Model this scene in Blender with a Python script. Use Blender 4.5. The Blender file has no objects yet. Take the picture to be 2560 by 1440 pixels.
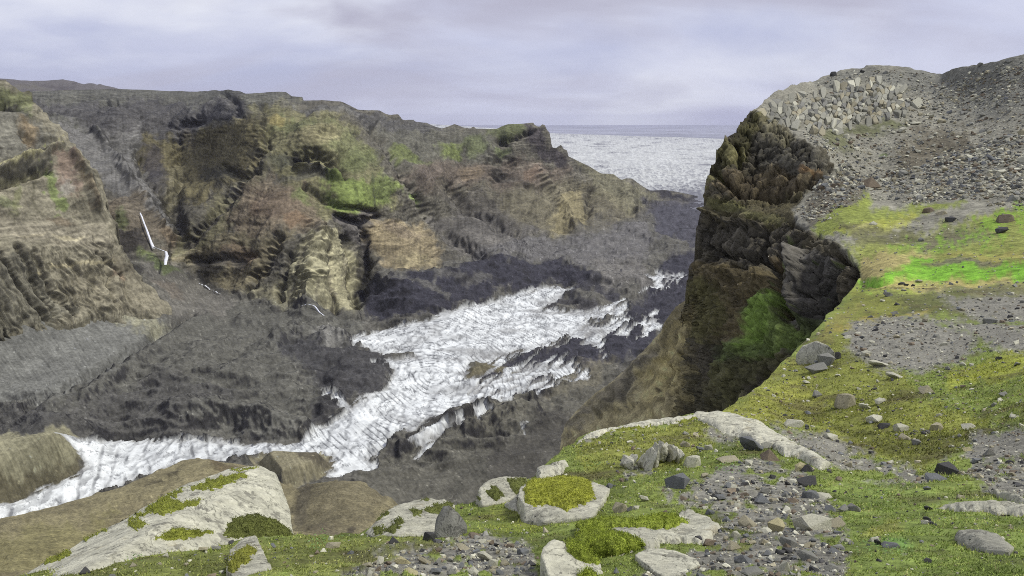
import bpy, bmesh, math, random, time
import numpy as np
from mathutils import Vector, Matrix
from mathutils.bvhtree import BVHTree
T0 = time.time()
random.seed(7); rng = np.random.default_rng(11)
SC = bpy.context.scene
COL = SC.collection

# ------------------------------------------------------------------ camera
FPX, PITCH = 1828.0, math.radians(12.9)          # focal length in photo pixels (2560 wide), tilt below the horizon
cam_d = bpy.data.cameras.new('camera'); cam = bpy.data.objects.new('camera', cam_d); COL.objects.link(cam)
cam_d.sensor_width = 36.0; cam_d.lens = 36.0 * FPX / 2560.0
cam_d.clip_start = 0.1; cam_d.clip_end = 200000
cam.rotation_euler = (math.pi / 2 - PITCH, 0, 0)
SC.camera = cam

# ------------------------------------------------------------------ sky, sun, exposure
SUN_DIR = Vector((0.60, -0.02, 0.80)).normalized()       # towards the sun: high, to the right and a little behind
SUN_EL = math.asin(SUN_DIR.z); SUN_AZ = math.atan2(SUN_DIR.x, SUN_DIR.y)
world = bpy.data.worlds.new('World'); SC.world = world; world.use_nodes = True
wn, wl = world.node_tree.nodes, world.node_tree.links
wn.clear()
def W(t, **k):
    n = wn.new(t)
    for a, b in k.items(): setattr(n, a, b)
    return n
w_out = W('ShaderNodeOutputWorld'); w_bg = W('ShaderNodeBackground'); wl.new(w_bg.outputs[0], w_out.inputs[0])
sky = W('ShaderNodeTexSky', sky_type='NISHITA', sun_disc=False)
sky.sun_elevation = SUN_EL; sky.sun_rotation = SUN_AZ; sky.altitude = 600; sky.dust_density = 1.5
tc = W('ShaderNodeTexCoord'); sep = W('ShaderNodeSeparateXYZ'); wl.new(tc.outputs['Generated'], sep.inputs[0])
def M(op, a, b=None, c=None):
    n = W('ShaderNodeMath', operation=op)
    for i, v in enumerate((a, b, c)):
        if v is None: continue
        if isinstance(v, (int, float)): n.inputs[i].default_value = v
        else: wl.new(v, n.inputs[i])
    return n.outputs[0]
den = M('ADD', M('MAXIMUM', sep.outputs['Z'], 0.0), 0.30)
cu, cv = M('DIVIDE', sep.outputs['X'], den), M('DIVIDE', sep.outputs['Y'], den)
def cloud(su, sv, off, detail, dist, lo, hi, rough=0.55):
    cb = W('ShaderNodeCombineXYZ')
    wl.new(M('MULTIPLY_ADD', cu, su, off), cb.inputs[0]); wl.new(M('MULTIPLY_ADD', cv, sv, off * 0.7), cb.inputs[1])
    n = W('ShaderNodeTexNoise'); n.inputs['Scale'].default_value = 1.0; n.inputs['Detail'].default_value = detail
    n.inputs['Roughness'].default_value = rough; n.inputs['Distortion'].default_value = dist
    wl.new(cb.outputs[0], n.inputs['Vector'])
    mr = W('ShaderNodeMapRange', interpolation_type='SMOOTHSTEP')
    mr.inputs['From Min'].default_value = lo; mr.inputs['From Max'].default_value = hi
    wl.new(n.outputs['Fac'], mr.inputs['Value'])
    return mr.outputs[0]
def mix(fac, a, b):
    n = W('ShaderNodeMix', data_type='RGBA')
    if isinstance(fac, float): n.inputs['Factor'].default_value = fac
    else: wl.new(fac, n.inputs['Factor'])
    for s, v in (('A', a), ('B', b)):
        sock = n.inputs[6 if s == 'A' else 7]
        if isinstance(v, tuple): sock.default_value = (*v, 1)
        else: wl.new(v, sock)
    return n.outputs[2]
skys = W('ShaderNodeMix', data_type='RGBA', blend_type='MULTIPLY'); skys.inputs['Factor'].default_value = 1
wl.new(sky.outputs[0], skys.inputs[6]); skys.inputs[7].default_value = (0.09, 0.09, 0.09, 1)
base = mix(0.78, skys.outputs[2], (0.40, 0.41, 0.60))
c1 = mix(cloud(0.8, 0.95, 21.4, 6, 0.5, 0.38, 0.66, 0.5), base, (0.56, 0.58, 0.70))        # wide veil
c2 = mix(cloud(0.8, 1.0, 5.2, 6, 0.5, 0.44, 0.74, 0.5), c1, (0.68, 0.70, 0.77))          # bright streaks
c3 = mix(cloud(0.8, 1.2, 30.9, 6, 0.5, 0.48, 0.70, 0.5), c2, (0.40, 0.40, 0.50))         # grey bands
wl.new(c3, w_bg.inputs['Color']); w_bg.inputs['Strength'].default_value = 0.60
sun_d = bpy.data.lights.new('sun', 'SUN'); sun = bpy.data.objects.new('sun', sun_d); COL.objects.link(sun)
sun_d.energy = 1.5; sun_d.angle = math.radians(10); sun_d.color = (1.0, 0.97, 0.92)
sun.rotation_euler = (-SUN_DIR).to_track_quat('-Z', 'Y').to_euler()
SC.view_settings.view_transform = 'Standard'; SC.view_settings.look = 'None'
SC.view_settings.exposure = 1.02; SC.view_settings.gamma = 1.0
SC.render.engine = 'CYCLES'
cy = SC.cycles
cy.use_denoising = False; cy.max_bounces = 4; cy.diffuse_bounces = 2; cy.glossy_bounces = 1
cy.volume_bounces = 0; cy.transparent_max_bounces = 4; cy.use_adaptive_sampling = True; cy.pixel_filter_type = 'BLACKMAN_HARRIS'; cy.filter_width = 0.95

# ------------------------------------------------------------------ numeric helpers
FWD = np.array([0, math.cos(PITCH), -math.sin(PITCH)]); UP = np.array([0, math.sin(PITCH), math.cos(PITCH)])
def rays(px, py):
    x = (np.asarray(px, float) - 1280) / FPX; y = (720 - np.asarray(py, float)) / FPX
    return FWD + x[..., None] * np.array([1.0, 0, 0]) + y[..., None] * UP
def at(px, py, r):
    """world point seen at a photo pixel, r metres away over the ground"""
    d = rays(px, py); h = np.hypot(d[..., 0], d[..., 1])
    return d * (np.asarray(r) / h)[..., None]
def project(p):
    d = p @ FWD
    return 1280 + FPX * p[..., 0] / d, 720 - FPX * (p @ UP) / d
HF = 258.0
def plane_r(px, py, z=-HF):
    d = rays(px, py); return z / d[..., 2] * np.hypot(d[..., 0], d[..., 1])
SAT = 0.80
def s2l(c):
    c = np.asarray(c, float) / 255.0; c = c.mean() + (c - c.mean()) * SAT
    return np.where(c <= 0.04045, c / 12.92, ((c + 0.055) / 1.055) ** 2.4) * np.array([0.99, 1.0, 0.87])
PERM = np.random.default_rng(5).permutation(256).astype(np.int32); PERM = np.concatenate([PERM, PERM, PERM])
G3 = np.random.default_rng(6).normal(size=(256, 3)).astype(np.float32); G3 /= np.linalg.norm(G3, axis=1)[:, None]
GX, GY, GZ = (np.ascontiguousarray(G3[:, k]) for k in range(3))
def perlin(p):
    p = np.asarray(p, np.float32); sh = p.shape[:-1]; p = p.reshape(-1, 3); out = np.empty(len(p), np.float32)
    for c0 in range(0, len(p), 65536):
        x, y, z = (np.ascontiguousarray(p[c0:c0 + 65536, k]) for k in range(3))
        fx, fy, fz = np.floor(x), np.floor(y), np.floor(z); ix, iy, iz = fx.astype(np.int32) & 255, fy.astype(np.int32) & 255, fz.astype(np.int32) & 255
        x -= fx; y -= fy; z -= fz; u = x * x * x * (x * (x * 6 - 15) + 10); v = y * y * y * (y * (y * 6 - 15) + 10); w = z * z * z * (z * (z * 6 - 15) + 10); acc = np.zeros(len(x), np.float32)
        for dx in (0, 1):
            a = PERM.take(ix + dx); wx = u if dx else 1 - u
            for dy in (0, 1):
                b = PERM.take(a + iy + dy); wxy = wx * (v if dy else 1 - v)
                for dz in (0, 1):
                    g = PERM.take(b + iz + dz); acc += wxy * (w if dz else 1 - w) * (GX.take(g) * (x - dx) + GY.take(g) * (y - dy) + GZ.take(g) * (z - dz))
        out[c0:c0 + 65536] = acc
    return (out * 1.5).reshape(sh)
def fbm(p, octv=4, gain=0.5, ridged=False):
    s = 0; a = 1; tot = 0; q = np.array(p, np.float32)
    for k in range(octv):
        n = perlin(q + 17.3 * k)
        s = s + a * ((1 - 2 * np.abs(n)) if ridged else n); tot += a; a *= gain; q = q * 2.03
    return s / tot
def sstep(a, b, x):
    t = np.clip((x - a) / (b - a), 0, 1); return t * t * (3 - 2 * t)
class TPS:
    """thin-plate spline of inverse depth over the photo: planes in the world stay planes"""
    def __init__(s, pts):
        a = np.array(pts, float); s.c = a[:, :2] / 1000
        P = at(a[:, 0], a[:, 1], a[:, 2]); q = 1 / (P @ FWD)
        n = len(a); d = np.linalg.norm(s.c[:, None] - s.c[None], axis=2)
        K = s.k(d) + 1e-7 * np.eye(n); Q = np.hstack([np.ones((n, 1)), s.c])
        A = np.block([[K, Q], [Q.T, np.zeros((3, 3))]])
        s.w = np.linalg.solve(A, np.concatenate([q, np.zeros(3)]))
        s.lo, s.hi = q.min() * 0.8, q.max() * 1.4
    @staticmethod
    def k(d): return np.where(d > 0, d * d * np.log(np.maximum(d, 1e-9)), 0)
    def q(s, px, py):
        sh = np.shape(px); c = np.stack([np.ravel(px), np.ravel(py)], 1) / 1000
        out = np.empty(len(c))
        for i in range(0, len(c), 40000):
            b = c[i:i + 40000]; d2 = ((b[:, None] - s.c[None]) ** 2).sum(2)
            out[i:i + 40000] = (0.5 * d2 * np.log(np.maximum(d2, 1e-14))) @ s.w[:-3] + s.w[-3] + b @ s.w[-2:]
        return np.clip(out, s.lo, s.hi).reshape(sh)
    def p(s, px, py): return rays(px, py) / s.q(px, py)[..., None]
def polydist(px, py, poly, closed=True):
    """distance to a polyline, nearest point and (closed) whether inside"""
    poly = np.asarray(poly, float); n = len(poly)
    best = np.full(px.shape, 1e18); bx = np.zeros(px.shape); by = np.zeros(px.shape); ins = np.zeros(px.shape, bool)
    for i in range(n if closed else n - 1):
        a, b = poly[i], poly[(i + 1) % n]; e = b - a; L = e @ e + 1e-12
        t = np.clip(((px - a[0]) * e[0] + (py - a[1]) * e[1]) / L, 0, 1)
        qx, qy = a[0] + t * e[0], a[1] + t * e[1]; d = (px - qx) ** 2 + (py - qy) ** 2
        m = d < best; best = np.where(m, d, best); bx = np.where(m, qx, bx); by = np.where(m, qy, by)
        if closed and a[1] != b[1]:
            c = ((a[1] > py) != (b[1] > py)) & (px < (b[0] - a[0]) * (py - a[1]) / (b[1] - a[1]) + a[0]); ins ^= c
    return np.sqrt(best), bx, by, ins
def sdf(px, py, poly):
    d, _, _, i = polydist(px, py, poly); return np.where(i, d, -d)

ALB = 1.2        # photo colour (linear) to base colour
class Painter:
    def __init__(s, px, py, base, warp=(26, 5)):
        s.px, s.py = px, py; z = np.zeros_like(px)
        def w(sc, o): return perlin(np.stack([px / sc + o, py / sc + o, z + o], -1))
        s.wx = warp[0] * w(70, 1.3) + warp[1] * w(17, 9.1) * 2; s.wy = warp[0] * w(70, 5.7) + warp[1] * w(17, 3.3) * 2
        s.n1 = perlin(np.stack([px / 9, py / 9, z + 2.2], -1)); s.n2 = perlin(np.stack([px / 30, py / 24, z + 7.7], -1))
        s.col = np.tile(s2l(base) * ALB, (*px.shape, 1))
    def _mix(s, m, c):
        s.col += m[..., None] * (s2l(c) * ALB - s.col)
    def poly(s, pts, c, soft=14, k=1.0, warp=1.0, rough=0.6):
        pts = np.asarray(pts, float); lo, hi = pts.min(0) - 60, pts.max(0) + 60
        sel = (s.px > lo[0]) & (s.px < hi[0]) & (s.py > lo[1]) & (s.py < hi[1])
        d = sdf((s.px + warp * s.wx)[sel], (s.py + warp * s.wy)[sel], pts)
        m = np.zeros(s.px.shape); m[sel] = sstep(-soft, soft, d + rough * soft * (s.n1 + s.n2)[sel] * 1.6) * k
        s._mix(m, c); return m
    def line(s, pts, w, c, k=1.0, warp=0.6, rough=0.8):
        pts = np.asarray(pts, float); lo, hi = pts.min(0) - 60 - w, pts.max(0) + 60 + w
        sel = (s.px > lo[0]) & (s.px < hi[0]) & (s.py > lo[1]) & (s.py < hi[1])
        d = polydist((s.px + warp * s.wx)[sel], (s.py + warp * s.wy)[sel], pts, False)[0]
        m = np.zeros(s.px.shape); m[sel] = sstep(w * 1.2, w * 0.3, d * (1 + rough * (s.n1 + s.n2)[sel])) * k
        s._mix(m, c); return m
    def ell(s, cx, cy_, rx, ry, c, k=1.0, ang=0, warp=0.8, rough=0.5):
        a = math.radians(ang); dx, dy = s.px + warp * s.wx - cx, s.py + warp * s.wy - cy_
        u = (dx * math.cos(a) + dy * math.sin(a)) / rx; v = (-dx * math.sin(a) + dy * math.cos(a)) / ry
        m = sstep(1.25, 0.55, np.sqrt(u * u + v * v) * (1 + rough * 0.5 * (s.n1 + s.n2))) * k
        s._mix(m, c); return m

# ------------------------------------------------------------------ materials
def new_mat(name):
    m = bpy.data.materials.new(name); m.use_nodes = True; nt = m.node_tree
    b = nt.nodes['Principled BSDF']; b.inputs['Roughness'].default_value = 0.9
    b.inputs['Specular IOR Level'].default_value = 0.2
    return m, nt.nodes, nt.links, b
def noise_node(N, L, vec, scale, detail=6, rough=0.6, dist=0.0):
    n = N.new('ShaderNodeTexNoise'); n.inputs['Scale'].default_value = scale; n.inputs['Detail'].default_value = detail
    n.inputs['Roughness'].default_value = rough; n.inputs['Distortion'].default_value = dist
    if vec is not None: L.new(vec, n.inputs['Vector'])
    return n.outputs['Fac']
def remap(N, L, v, a, b, c, d):
    n = N.new('ShaderNodeMapRange'); L.new(v, n.inputs['Value'])
    for k, x in zip(('From Min', 'From Max', 'To Min', 'To Max'), (a, b, c, d)): n.inputs[k].default_value = x
    return n.outputs[0]
def mulcol(N, L, col, fac):
    n = N.new('ShaderNodeMix'); n.data_type = 'RGBA'; n.blend_type = 'MULTIPLY'; n.inputs['Factor'].default_value = 1
    L.new(col, n.inputs[6]); L.new(fac, n.inputs[7]); return n.outputs[2]
def terrain_mat(name, s1, s2, var=(0.75, 1.3), bump=0.6, dist=0.3, spec=0.2, rough=0.92):
    m, N, L, b = new_mat(name)
    a = N.new('ShaderNodeAttribute'); a.attribute_name = 'Col'
    g = N.new('ShaderNodeNewGeometry').outputs['Position']
    f1 = remap(N, L, noise_node(N, L, g, s1, 8, 0.7), 0.36, 0.64, *var)
    f2 = remap(N, L, noise_node(N, L, g, s2, 5, 0.6), 0.36, 0.64, 0.84, 1.16)
    L.new(mulcol(N, L, mulcol(N, L, a.outputs['Color'], f1), f2), b.inputs['Base Color'])
    bp = N.new('ShaderNodeBump'); bp.inputs['Strength'].default_value = bump; bp.inputs['Distance'].default_value = dist
    L.new(noise_node(N, L, g, s1 * 0.8, 8, 0.7), bp.inputs['Height']); L.new(bp.outputs[0], b.inputs['Normal'])
    b.inputs['Specular IOR Level'].default_value = spec; b.inputs['Roughness'].default_value = rough
    return m
def stone_mat(name, scale=9.0, bump=0.5, weathered=False):
    """bare stone; its colour comes from the object it is on"""
    m, N, L, b = new_mat(name)
    oi = N.new('ShaderNodeObjectInfo'); tcn = N.new('ShaderNodeTexCoord').outputs['Object']
    f1 = remap(N, L, noise_node(N, L, tcn, scale, 8, 0.7), 0.25, 0.75, 0.55, 1.4)
    f2 = remap(N, L, noise_node(N, L, tcn, scale * 6, 4, 0.6), 0.3, 0.7, 0.8, 1.2)
    c = mulcol(N, L, mulcol(N, L, oi.outputs['Color'], f1), f2)
    if weathered:      # joints, and dark and ochre lichen blotches
        nz_ = noise_node(N, L, tcn, 2.6, 6, 0.6, 0.8); ab = N.new('ShaderNodeMath'); ab.operation = 'SUBTRACT'; L.new(nz_, ab.inputs[0]); ab.inputs[1].default_value = 0.5
        ab2 = N.new('ShaderNodeMath'); ab2.operation = 'ABSOLUTE'; L.new(ab.outputs[0], ab2.inputs[0]); c = mulcol(N, L, c, remap(N, L, ab2.outputs[0], 0.0, 0.012, 0.42, 1.0))
        for sc_, lo_, hi_, cc in ((7.0, 0.56, 0.62, (0.09, 0.085, 0.07, 1)), (4.0, 0.6, 0.7, (0.30, 0.26, 0.15, 1)), (22.0, 0.62, 0.66, (0.06, 0.06, 0.055, 1))):
            mm = N.new('ShaderNodeMix'); mm.data_type = 'RGBA'; L.new(remap(N, L, noise_node(N, L, tcn, sc_, 7, 0.65), lo_, hi_, 0.0, 0.6), mm.inputs['Factor']); L.new(c, mm.inputs[6]); mm.inputs[7].default_value = cc; c = mm.outputs[2]
    L.new(c, b.inputs['Base Color'])
    bp = N.new('ShaderNodeBump'); bp.inputs['Strength'].default_value = bump; bp.inputs['Distance'].default_value = 0.04
    L.new(noise_node(N, L, tcn, scale * 2, 8, 0.7), bp.inputs['Height']); L.new(bp.outputs[0], b.inputs['Normal'])
    return m
def vcol_mat(name, scale, var=(0.7, 1.3), bump=0.0):
    m, N, L, b = new_mat(name)
    a = N.new('ShaderNodeAttribute'); a.attribute_name = 'Col'
    g = N.new('ShaderNodeNewGeometry').outputs['Position']
    f = noise_node(N, L, g, scale, 5, 0.6)
    L.new(mulcol(N, L, a.outputs['Color'], remap(N, L, f, 0.3, 0.7, *var)), b.inputs['Base Color'])
    if bump:
        bp = N.new('ShaderNodeBump'); bp.inputs['Strength'].default_value = bump; bp.inputs['Distance'].default_value = 0.02
        L.new(f, bp.inputs['Height']); L.new(bp.outputs[0], b.inputs['Normal'])
    return m

# ------------------------------------------------------------------ mesh helpers
def mesh_from(name, v, f, col=None, smooth=True):
    """v (n,3), f (m,k) with one k"""
    me = bpy.data.meshes.new(name); v = np.asarray(v, np.float32); f = np.asarray(f, np.int32); k = f.shape[1]
    me.vertices.add(len(v)); me.vertices.foreach_set('co', v.ravel())
    me.loops.add(f.size); me.loops.foreach_set('vertex_index', f.ravel())
    me.polygons.add(len(f)); me.polygons.foreach_set('loop_start', np.arange(0, f.size, k, dtype=np.int32))
    me.polygons.foreach_set('use_smooth', np.full(len(f), smooth))
    if col is not None:
        ca = me.color_attributes.new('Col', 'FLOAT_COLOR', 'POINT')
        ca.data.foreach_set('color', np.concatenate([col, np.ones((len(col), 1))], 1).astype(np.float32).ravel())
    me.update(calc_edges=True)
    return me
def link(name, me, mat, parent=None, **props):
    o = bpy.data.objects.new(name, me); COL.objects.link(o)
    if mat and not me.materials: me.materials.append(mat)
    if parent: o.parent = parent
    for k, v in props.items(): o[k] = v
    return o
def grid_normals(P):
    du = np.gradient(P, axis=1); dv = np.gradient(P, axis=0); n = np.cross(dv, du)
    n /= np.linalg.norm(n, axis=2)[..., None] + 1e-12
    flip = (n * P).sum(2) > 0; n[flip] *= -1     # towards the camera side
    return n
def ragged(poly, amp, seg=9, cond=lambda x, y: True, seed=0.0):
    out = []; poly = np.asarray(poly, float)
    for a, b in zip(poly, np.roll(poly, -1, 0)):
        n = max(1, int(np.linalg.norm(b - a) / seg)) if cond(*(a + b) / 2) else 1
        for k in range(n):
            c = a + (b - a) * k / n
            if cond(*c): c = c + amp * np.array([perlin(np.array([[c[0] / 31 + seed, c[1] / 31, 0.3]]))[0] + 0.6 * perlin(np.array([[c[0] / 11 + seed, c[1] / 11, 7.3]]))[0], 0.7 * perlin(np.array([[c[0] / 20, c[1] / 20 + seed, 3.3]]))[0]])
            out.append(c)
    return np.array(out)
class Sheet:
    """a terrain surface: regular grid of photo directions inside an outline, at distances from a spline, then relief"""
    def __init__(s, outline, tps, step, fine=None):
        o = np.asarray(outline, float); s.step = step; s.tps = tps
        x0, y0 = o.min(0) - step; x1, y1 = o.max(0) + step
        s.gx = np.arange(x0, x1 + step, step); s.gy = np.arange(y0, y1 + step, step)
        px, py = np.meshgrid(s.gx, s.gy)
        d, bx, by, ins = polydist(px, py, o); out = ~ins
        near = out & (d < 1.45 * step); s.ok = ins | near
        s.px = np.where(near, bx, px); s.py = np.where(near, by, py); s.ins = ins
        s.sd = np.where(ins, d, -d)
        s.P = tps.p(s.px, s.py)
        s.N = grid_normals(tps.p(px, py))
    def faces(s):
        ny, nx = s.px.shape; i = np.arange(ny * nx).reshape(ny, nx)
        f = np.stack([i[:-1, :-1], i[1:, :-1], i[1:, 1:], i[:-1, 1:]], -1).reshape(-1, 4)
        ok = s.ok.ravel()[f].all(1) & s.ins.ravel()[f].any(1)
        return f[ok]
    def renormal(s): s.N = grid_normals(s.P)
    def look(s, px, py):
        j = np.clip(np.round((np.asarray(px) - s.gx[0]) / s.step).astype(int), 0, len(s.gx) - 1)
        i = np.clip(np.round((np.asarray(py) - s.gy[0]) / s.step).astype(int), 0, len(s.gy) - 1)
        return i, j
    def build(s, parts, skirt=None):
        """parts: list of (name, per-vertex mask or None, material, props); skirt: [(away, down), ...] metres past the outline"""
        V = s.P.reshape(-1, 3); C = s.col.reshape(-1, 3); F = s.faces(); objs = []
        if skirt:
            e = np.concatenate([F[:, [0, 1]], F[:, [1, 2]], F[:, [2, 3]], F[:, [3, 0]]]); es = np.sort(e, 1)
            key = es[:, 0].astype(np.int64) * len(V) + es[:, 1]; _, idx, cnt = np.unique(key, return_index=True, return_counts=True)
            be = e[idx[cnt == 1]]
            lim = getattr(s, 'skirt_ok', None)
            if lim is not None: be = be[lim.ravel()[be].all(1)]
            bv = np.unique(be); prev = {int(k): int(k) for k in bv}; away = V[bv].copy(); away[:, 2] = 0
            away /= np.linalg.norm(away, axis=1)[:, None]
            base = V[bv]; mp = np.full(len(V), -1); mp[bv] = np.arange(len(bv)); last = bv
            for (a, dn) in skirt:
                n0 = len(V); nz = fbm(base / (abs(dn) * 0.8 + 1) + a, 2)[:, None]
                nv = base + away * (a * (1 + 0.5 * nz)) - np.array([0, 0, dn])
                V = np.concatenate([V, nv]); C = np.concatenate([C, C[bv]]); cur = n0 + np.arange(len(bv))
                F = np.concatenate([F, np.stack([last[mp[be[:, 1]]], last[mp[be[:, 0]]], cur[mp[be[:, 0]]], cur[mp[be[:, 1]]]], 1)]); last = cur
        nS = s.px.size
        left = np.ones(len(F), bool)
        for name, mask, mat, props in parts:
            if mask is None: sel = left.copy()
            else:
                mk = np.zeros(len(V)); mk[:nS] = mask.ravel(); sel = left & (mk[F].mean(1) > 0.5)
            left &= ~sel; f = F[sel]
            if not len(f): continue
            u, inv = np.unique(f, return_inverse=True)
            objs.append(link(name, mesh_from(name, V[u], inv.reshape(f.shape), C[u]), mat, **props))
        return objs

# ================================================================== FAR GROUND
def fl(px, py, dz=0.0): return (px, py, float(plane_r(np.array(px), np.array(py), -HF + dz)))
m_far = terrain_mat('far_ground', 0.002, 0.0004, (0.8, 1.2), 0.0)
n = 60; gx = np.linspace(-60000, 60000, n); X, Y = np.meshgrid(gx, gx)
Z = np.full_like(X, -345.0); gi = np.arange(n * n).reshape(n, n)
ff = np.stack([gi[:-1, :-1], gi[:-1, 1:], gi[1:, 1:], gi[1:, :-1]], -1).reshape(-1, 4)
gcol = np.tile(s2l((146, 148, 172)), (n * n, 1)) * (1 + 0.25 * fbm(np.stack([X, Y, Z], -1).reshape(-1, 3) / 9000, 3))[:, None]
link('ground', mesh_from('ground', np.stack([X, Y, Z], -1).reshape(-1, 3), ff, gcol), m_far, kind='structure')

# far hills on the left skyline
t = TPS([(-500, 205, 4200), (-500, 240, 3300), (-120, 200, 4200), (0, 198, 4200), (160, 199, 4300), (310, 224, 4400), (0, 240, 3300), (310, 250, 3300), (-120, 240, 3300), (150, 225, 3700)])
s = Sheet([(-500, 206), (-300, 199), (-120, 201), (0, 197), (50, 202), (100, 201), (158, 198), (185, 203), (208, 210), (249, 209), (275, 215), (302, 223), (345, 232), (345, 262), (-500, 262)], t, 4)
s.P[..., 2] += 10 * fbm(s.P / 160, 4); p = Painter(s.px, s.py, (88, 84, 88))
p.ell(160, 208, 60, 8, (72, 67, 72), 0.7); p.ell(60, 222, 80, 8, (92, 88, 80), 0.6); s.col = p.col
m_wall = terrain_mat('valley_rock', 0.16, 0.03, (0.68, 1.34), 0.8, 1.5)
s.build([('far_hill', None, m_wall, dict(kind='structure'))], [(300, 30), (900, 250)])

# the ice plain far down the valley
t = TPS([(1040, 309, 13500), (1090, 311, 13500), (1250, 322, 13500), (1400, 334, 13500), (1600, 341, 13200), (1800, 347, 13000), (1980, 351, 12800),
         (1040, 420, 4300), (1250, 420, 4200), (1400, 400, 4900), (1600, 400, 4800), (1800, 400, 4800), (1980, 400, 4800),
         (1400, 450, 3300), (1600, 450, 3200), (1800, 450, 3150), (1980, 450, 3100), (1600, 500, 2480), (1800, 500, 2450), (1980, 500, 2450), (1600, 540, 2100), (1980, 540, 2080), (1040, 540, 2200)])
s = Sheet([(1040, 309), (1090, 311), (1140, 314), (1250, 322), (1375, 333), (1500, 337), (1600, 341), (1700, 343), (1800, 347), (1980, 351), (1980, 530), (1040, 530)], t, 2.2)
P = s.P; lum = fbm(P * np.array([1 / 90, 1 / 260, 1 / 90]), 5, 0.6); rdg = fbm(P * np.array([1 / 26, 1 / 60, 1 / 30]), 3, 0.6, True)
fall = sstep(400, 440, s.py + 14 * fbm(P / 300, 2)) * sstep(500, 470, s.py)
P[..., 2] += (2 * lum + (1.5 + 6 * fall) * rdg); fleck = sstep(0.45, 0.75, rdg + 0.5 * lum)
base = s2l((200, 202, 208))[None, None] * (0.92 + 0.5 * lum + (0.10 + 0.22 * fall) * rdg - 0.10 * fall)[..., None]
dirt = sstep(0.05, 0.45, fbm(P * np.array([1 / 160, 1 / 420, 1 / 100]) + 31, 4)) * 0.6 + 0.85 * sstep(452, 500, s.py + 10 * lum + (s.px - 1700) * 0.03)
dirt = np.clip(dirt + 0.5 * sstep(346, 338, s.py - (s.px - 1375) * 0.03) * 0.2, 0, 0.93)
dirt = np.clip(dirt + (0.35 + 0.3 * fall) * fleck, 0, 0.93); s.col = np.clip(base + dirt[..., None] * (s2l((92, 92, 108)) - base), 0.02, 0.85)
m_ice = terrain_mat('ice', 0.25, 0.05, (0.86, 1.1), 0.4, 0.35, 0.35, 0.6)
s.build([('ice_plain', None, m_ice, dict(kind='structure'))], [(200, 60), (500, 160)])
print('far', time.time() - T0)

# ================================================================== VALLEY: WALL, MORAINE, GLACIER
SKYLINE = [(-420, 236), (-250, 230), (-80, 232), (60, 229), (150, 226), (302, 223), (420, 227), (500, 229), (554, 225), (571, 224), (600, 229), (615, 235), (640, 233), (672, 230), (700, 230), (715, 231), (729, 241), (756, 243),
           (759, 252), (785, 252), (806, 250), (830, 252), (851, 254), (875, 264), (894, 274), (925, 276), (948, 277), (965, 286), (976, 287), (995, 286), (1006, 297), (1015, 299), (1034, 299), (1040, 304), (1065, 308), (1090, 318), (1105, 322),
           (1122, 316), (1136, 310), (1155, 318), (1175, 322), (1180, 318), (1185, 317), (1190, 322), (1215, 323), (1241, 323), (1255, 316), (1269, 311), (1300, 309), (1333, 307), (1336, 313), (1345, 317), (1351, 316), (1355, 311), (1362, 313),
           (1368, 325), (1374, 331), (1377, 345), (1379, 360), (1382, 369), (1390, 370), (1396, 366), (1402, 362), (1408, 372), (1417, 376), (1421, 391), (1441, 401), (1472, 415), (1490, 427), (1503, 434), (1534, 436), (1545, 444), (1554, 450), (1566, 446), (1581, 447),
           (1601, 462), (1624, 477), (1659, 475), (1698, 481), (1765, 495)]
MID = SKYLINE + [(1920, 505), (1920, 1420), (-420, 1420)]
pts = [(-80, 229, 2400), (100, 228, 2350), (302, 223, 2400), (500, 229, 2300), (571, 224, 1900), (672, 230, 1800), (756, 246, 1750), (860, 256, 1750), (-80, 262, 1950), (100, 262, 1900), (300, 262, 1930), (480, 268, 1880), (560, 252, 1740),
       (200, 330, 1720), (300, 400, 1620), (400, 330, 1800), (440, 400, 1700), (433, 496, 1470), (453, 586, 1315), (352, 533, 1310), (320, 600, 1260), (300, 480, 1390), (520, 350, 1720), (540, 450, 1500), (500, 540, 1330), (0, 400, 1600), (100, 500, 1420), (200, 600, 1260), (0, 650, 1130),
       (650, 272, 1520), (690, 340, 1430), (620, 440, 1365), (560, 560, 1300), (480, 640, 1280), (800, 290, 1470), (800, 380, 1350), (800, 430, 1330), (870, 500, 1260), (780, 560, 1205), (790, 680, 1098), (760, 765, 1030), (680, 560, 1205), (640, 650, 1165), (560, 660, 1215), (900, 330, 1560),
       (960, 400, 1480), (1050, 480, 1530), (960, 560, 1350), (915, 620, 1290), (905, 700, 1170), (1000, 620, 1270), (1080, 650, 1240), (1000, 300, 1900), (1130, 318, 2000), (1200, 330, 2000), (1330, 312, 2030), (1375, 340, 2060), (1100, 370, 1830), (1250, 420, 1890),
       (1200, 520, 1720), (1100, 560, 1560), (1350, 500, 1850), (1400, 560, 1790), (1450, 430, 2150), (1500, 470, 2150), (1550, 520, 2080), (1580, 452, 2300), (1630, 490, 2420), (1765, 500, 2480), (1920, 505, 2450), (1410, 400, 2120), (1300, 380, 1960),
       (415, 640, 1245), (420, 668, 1228)]
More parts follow.
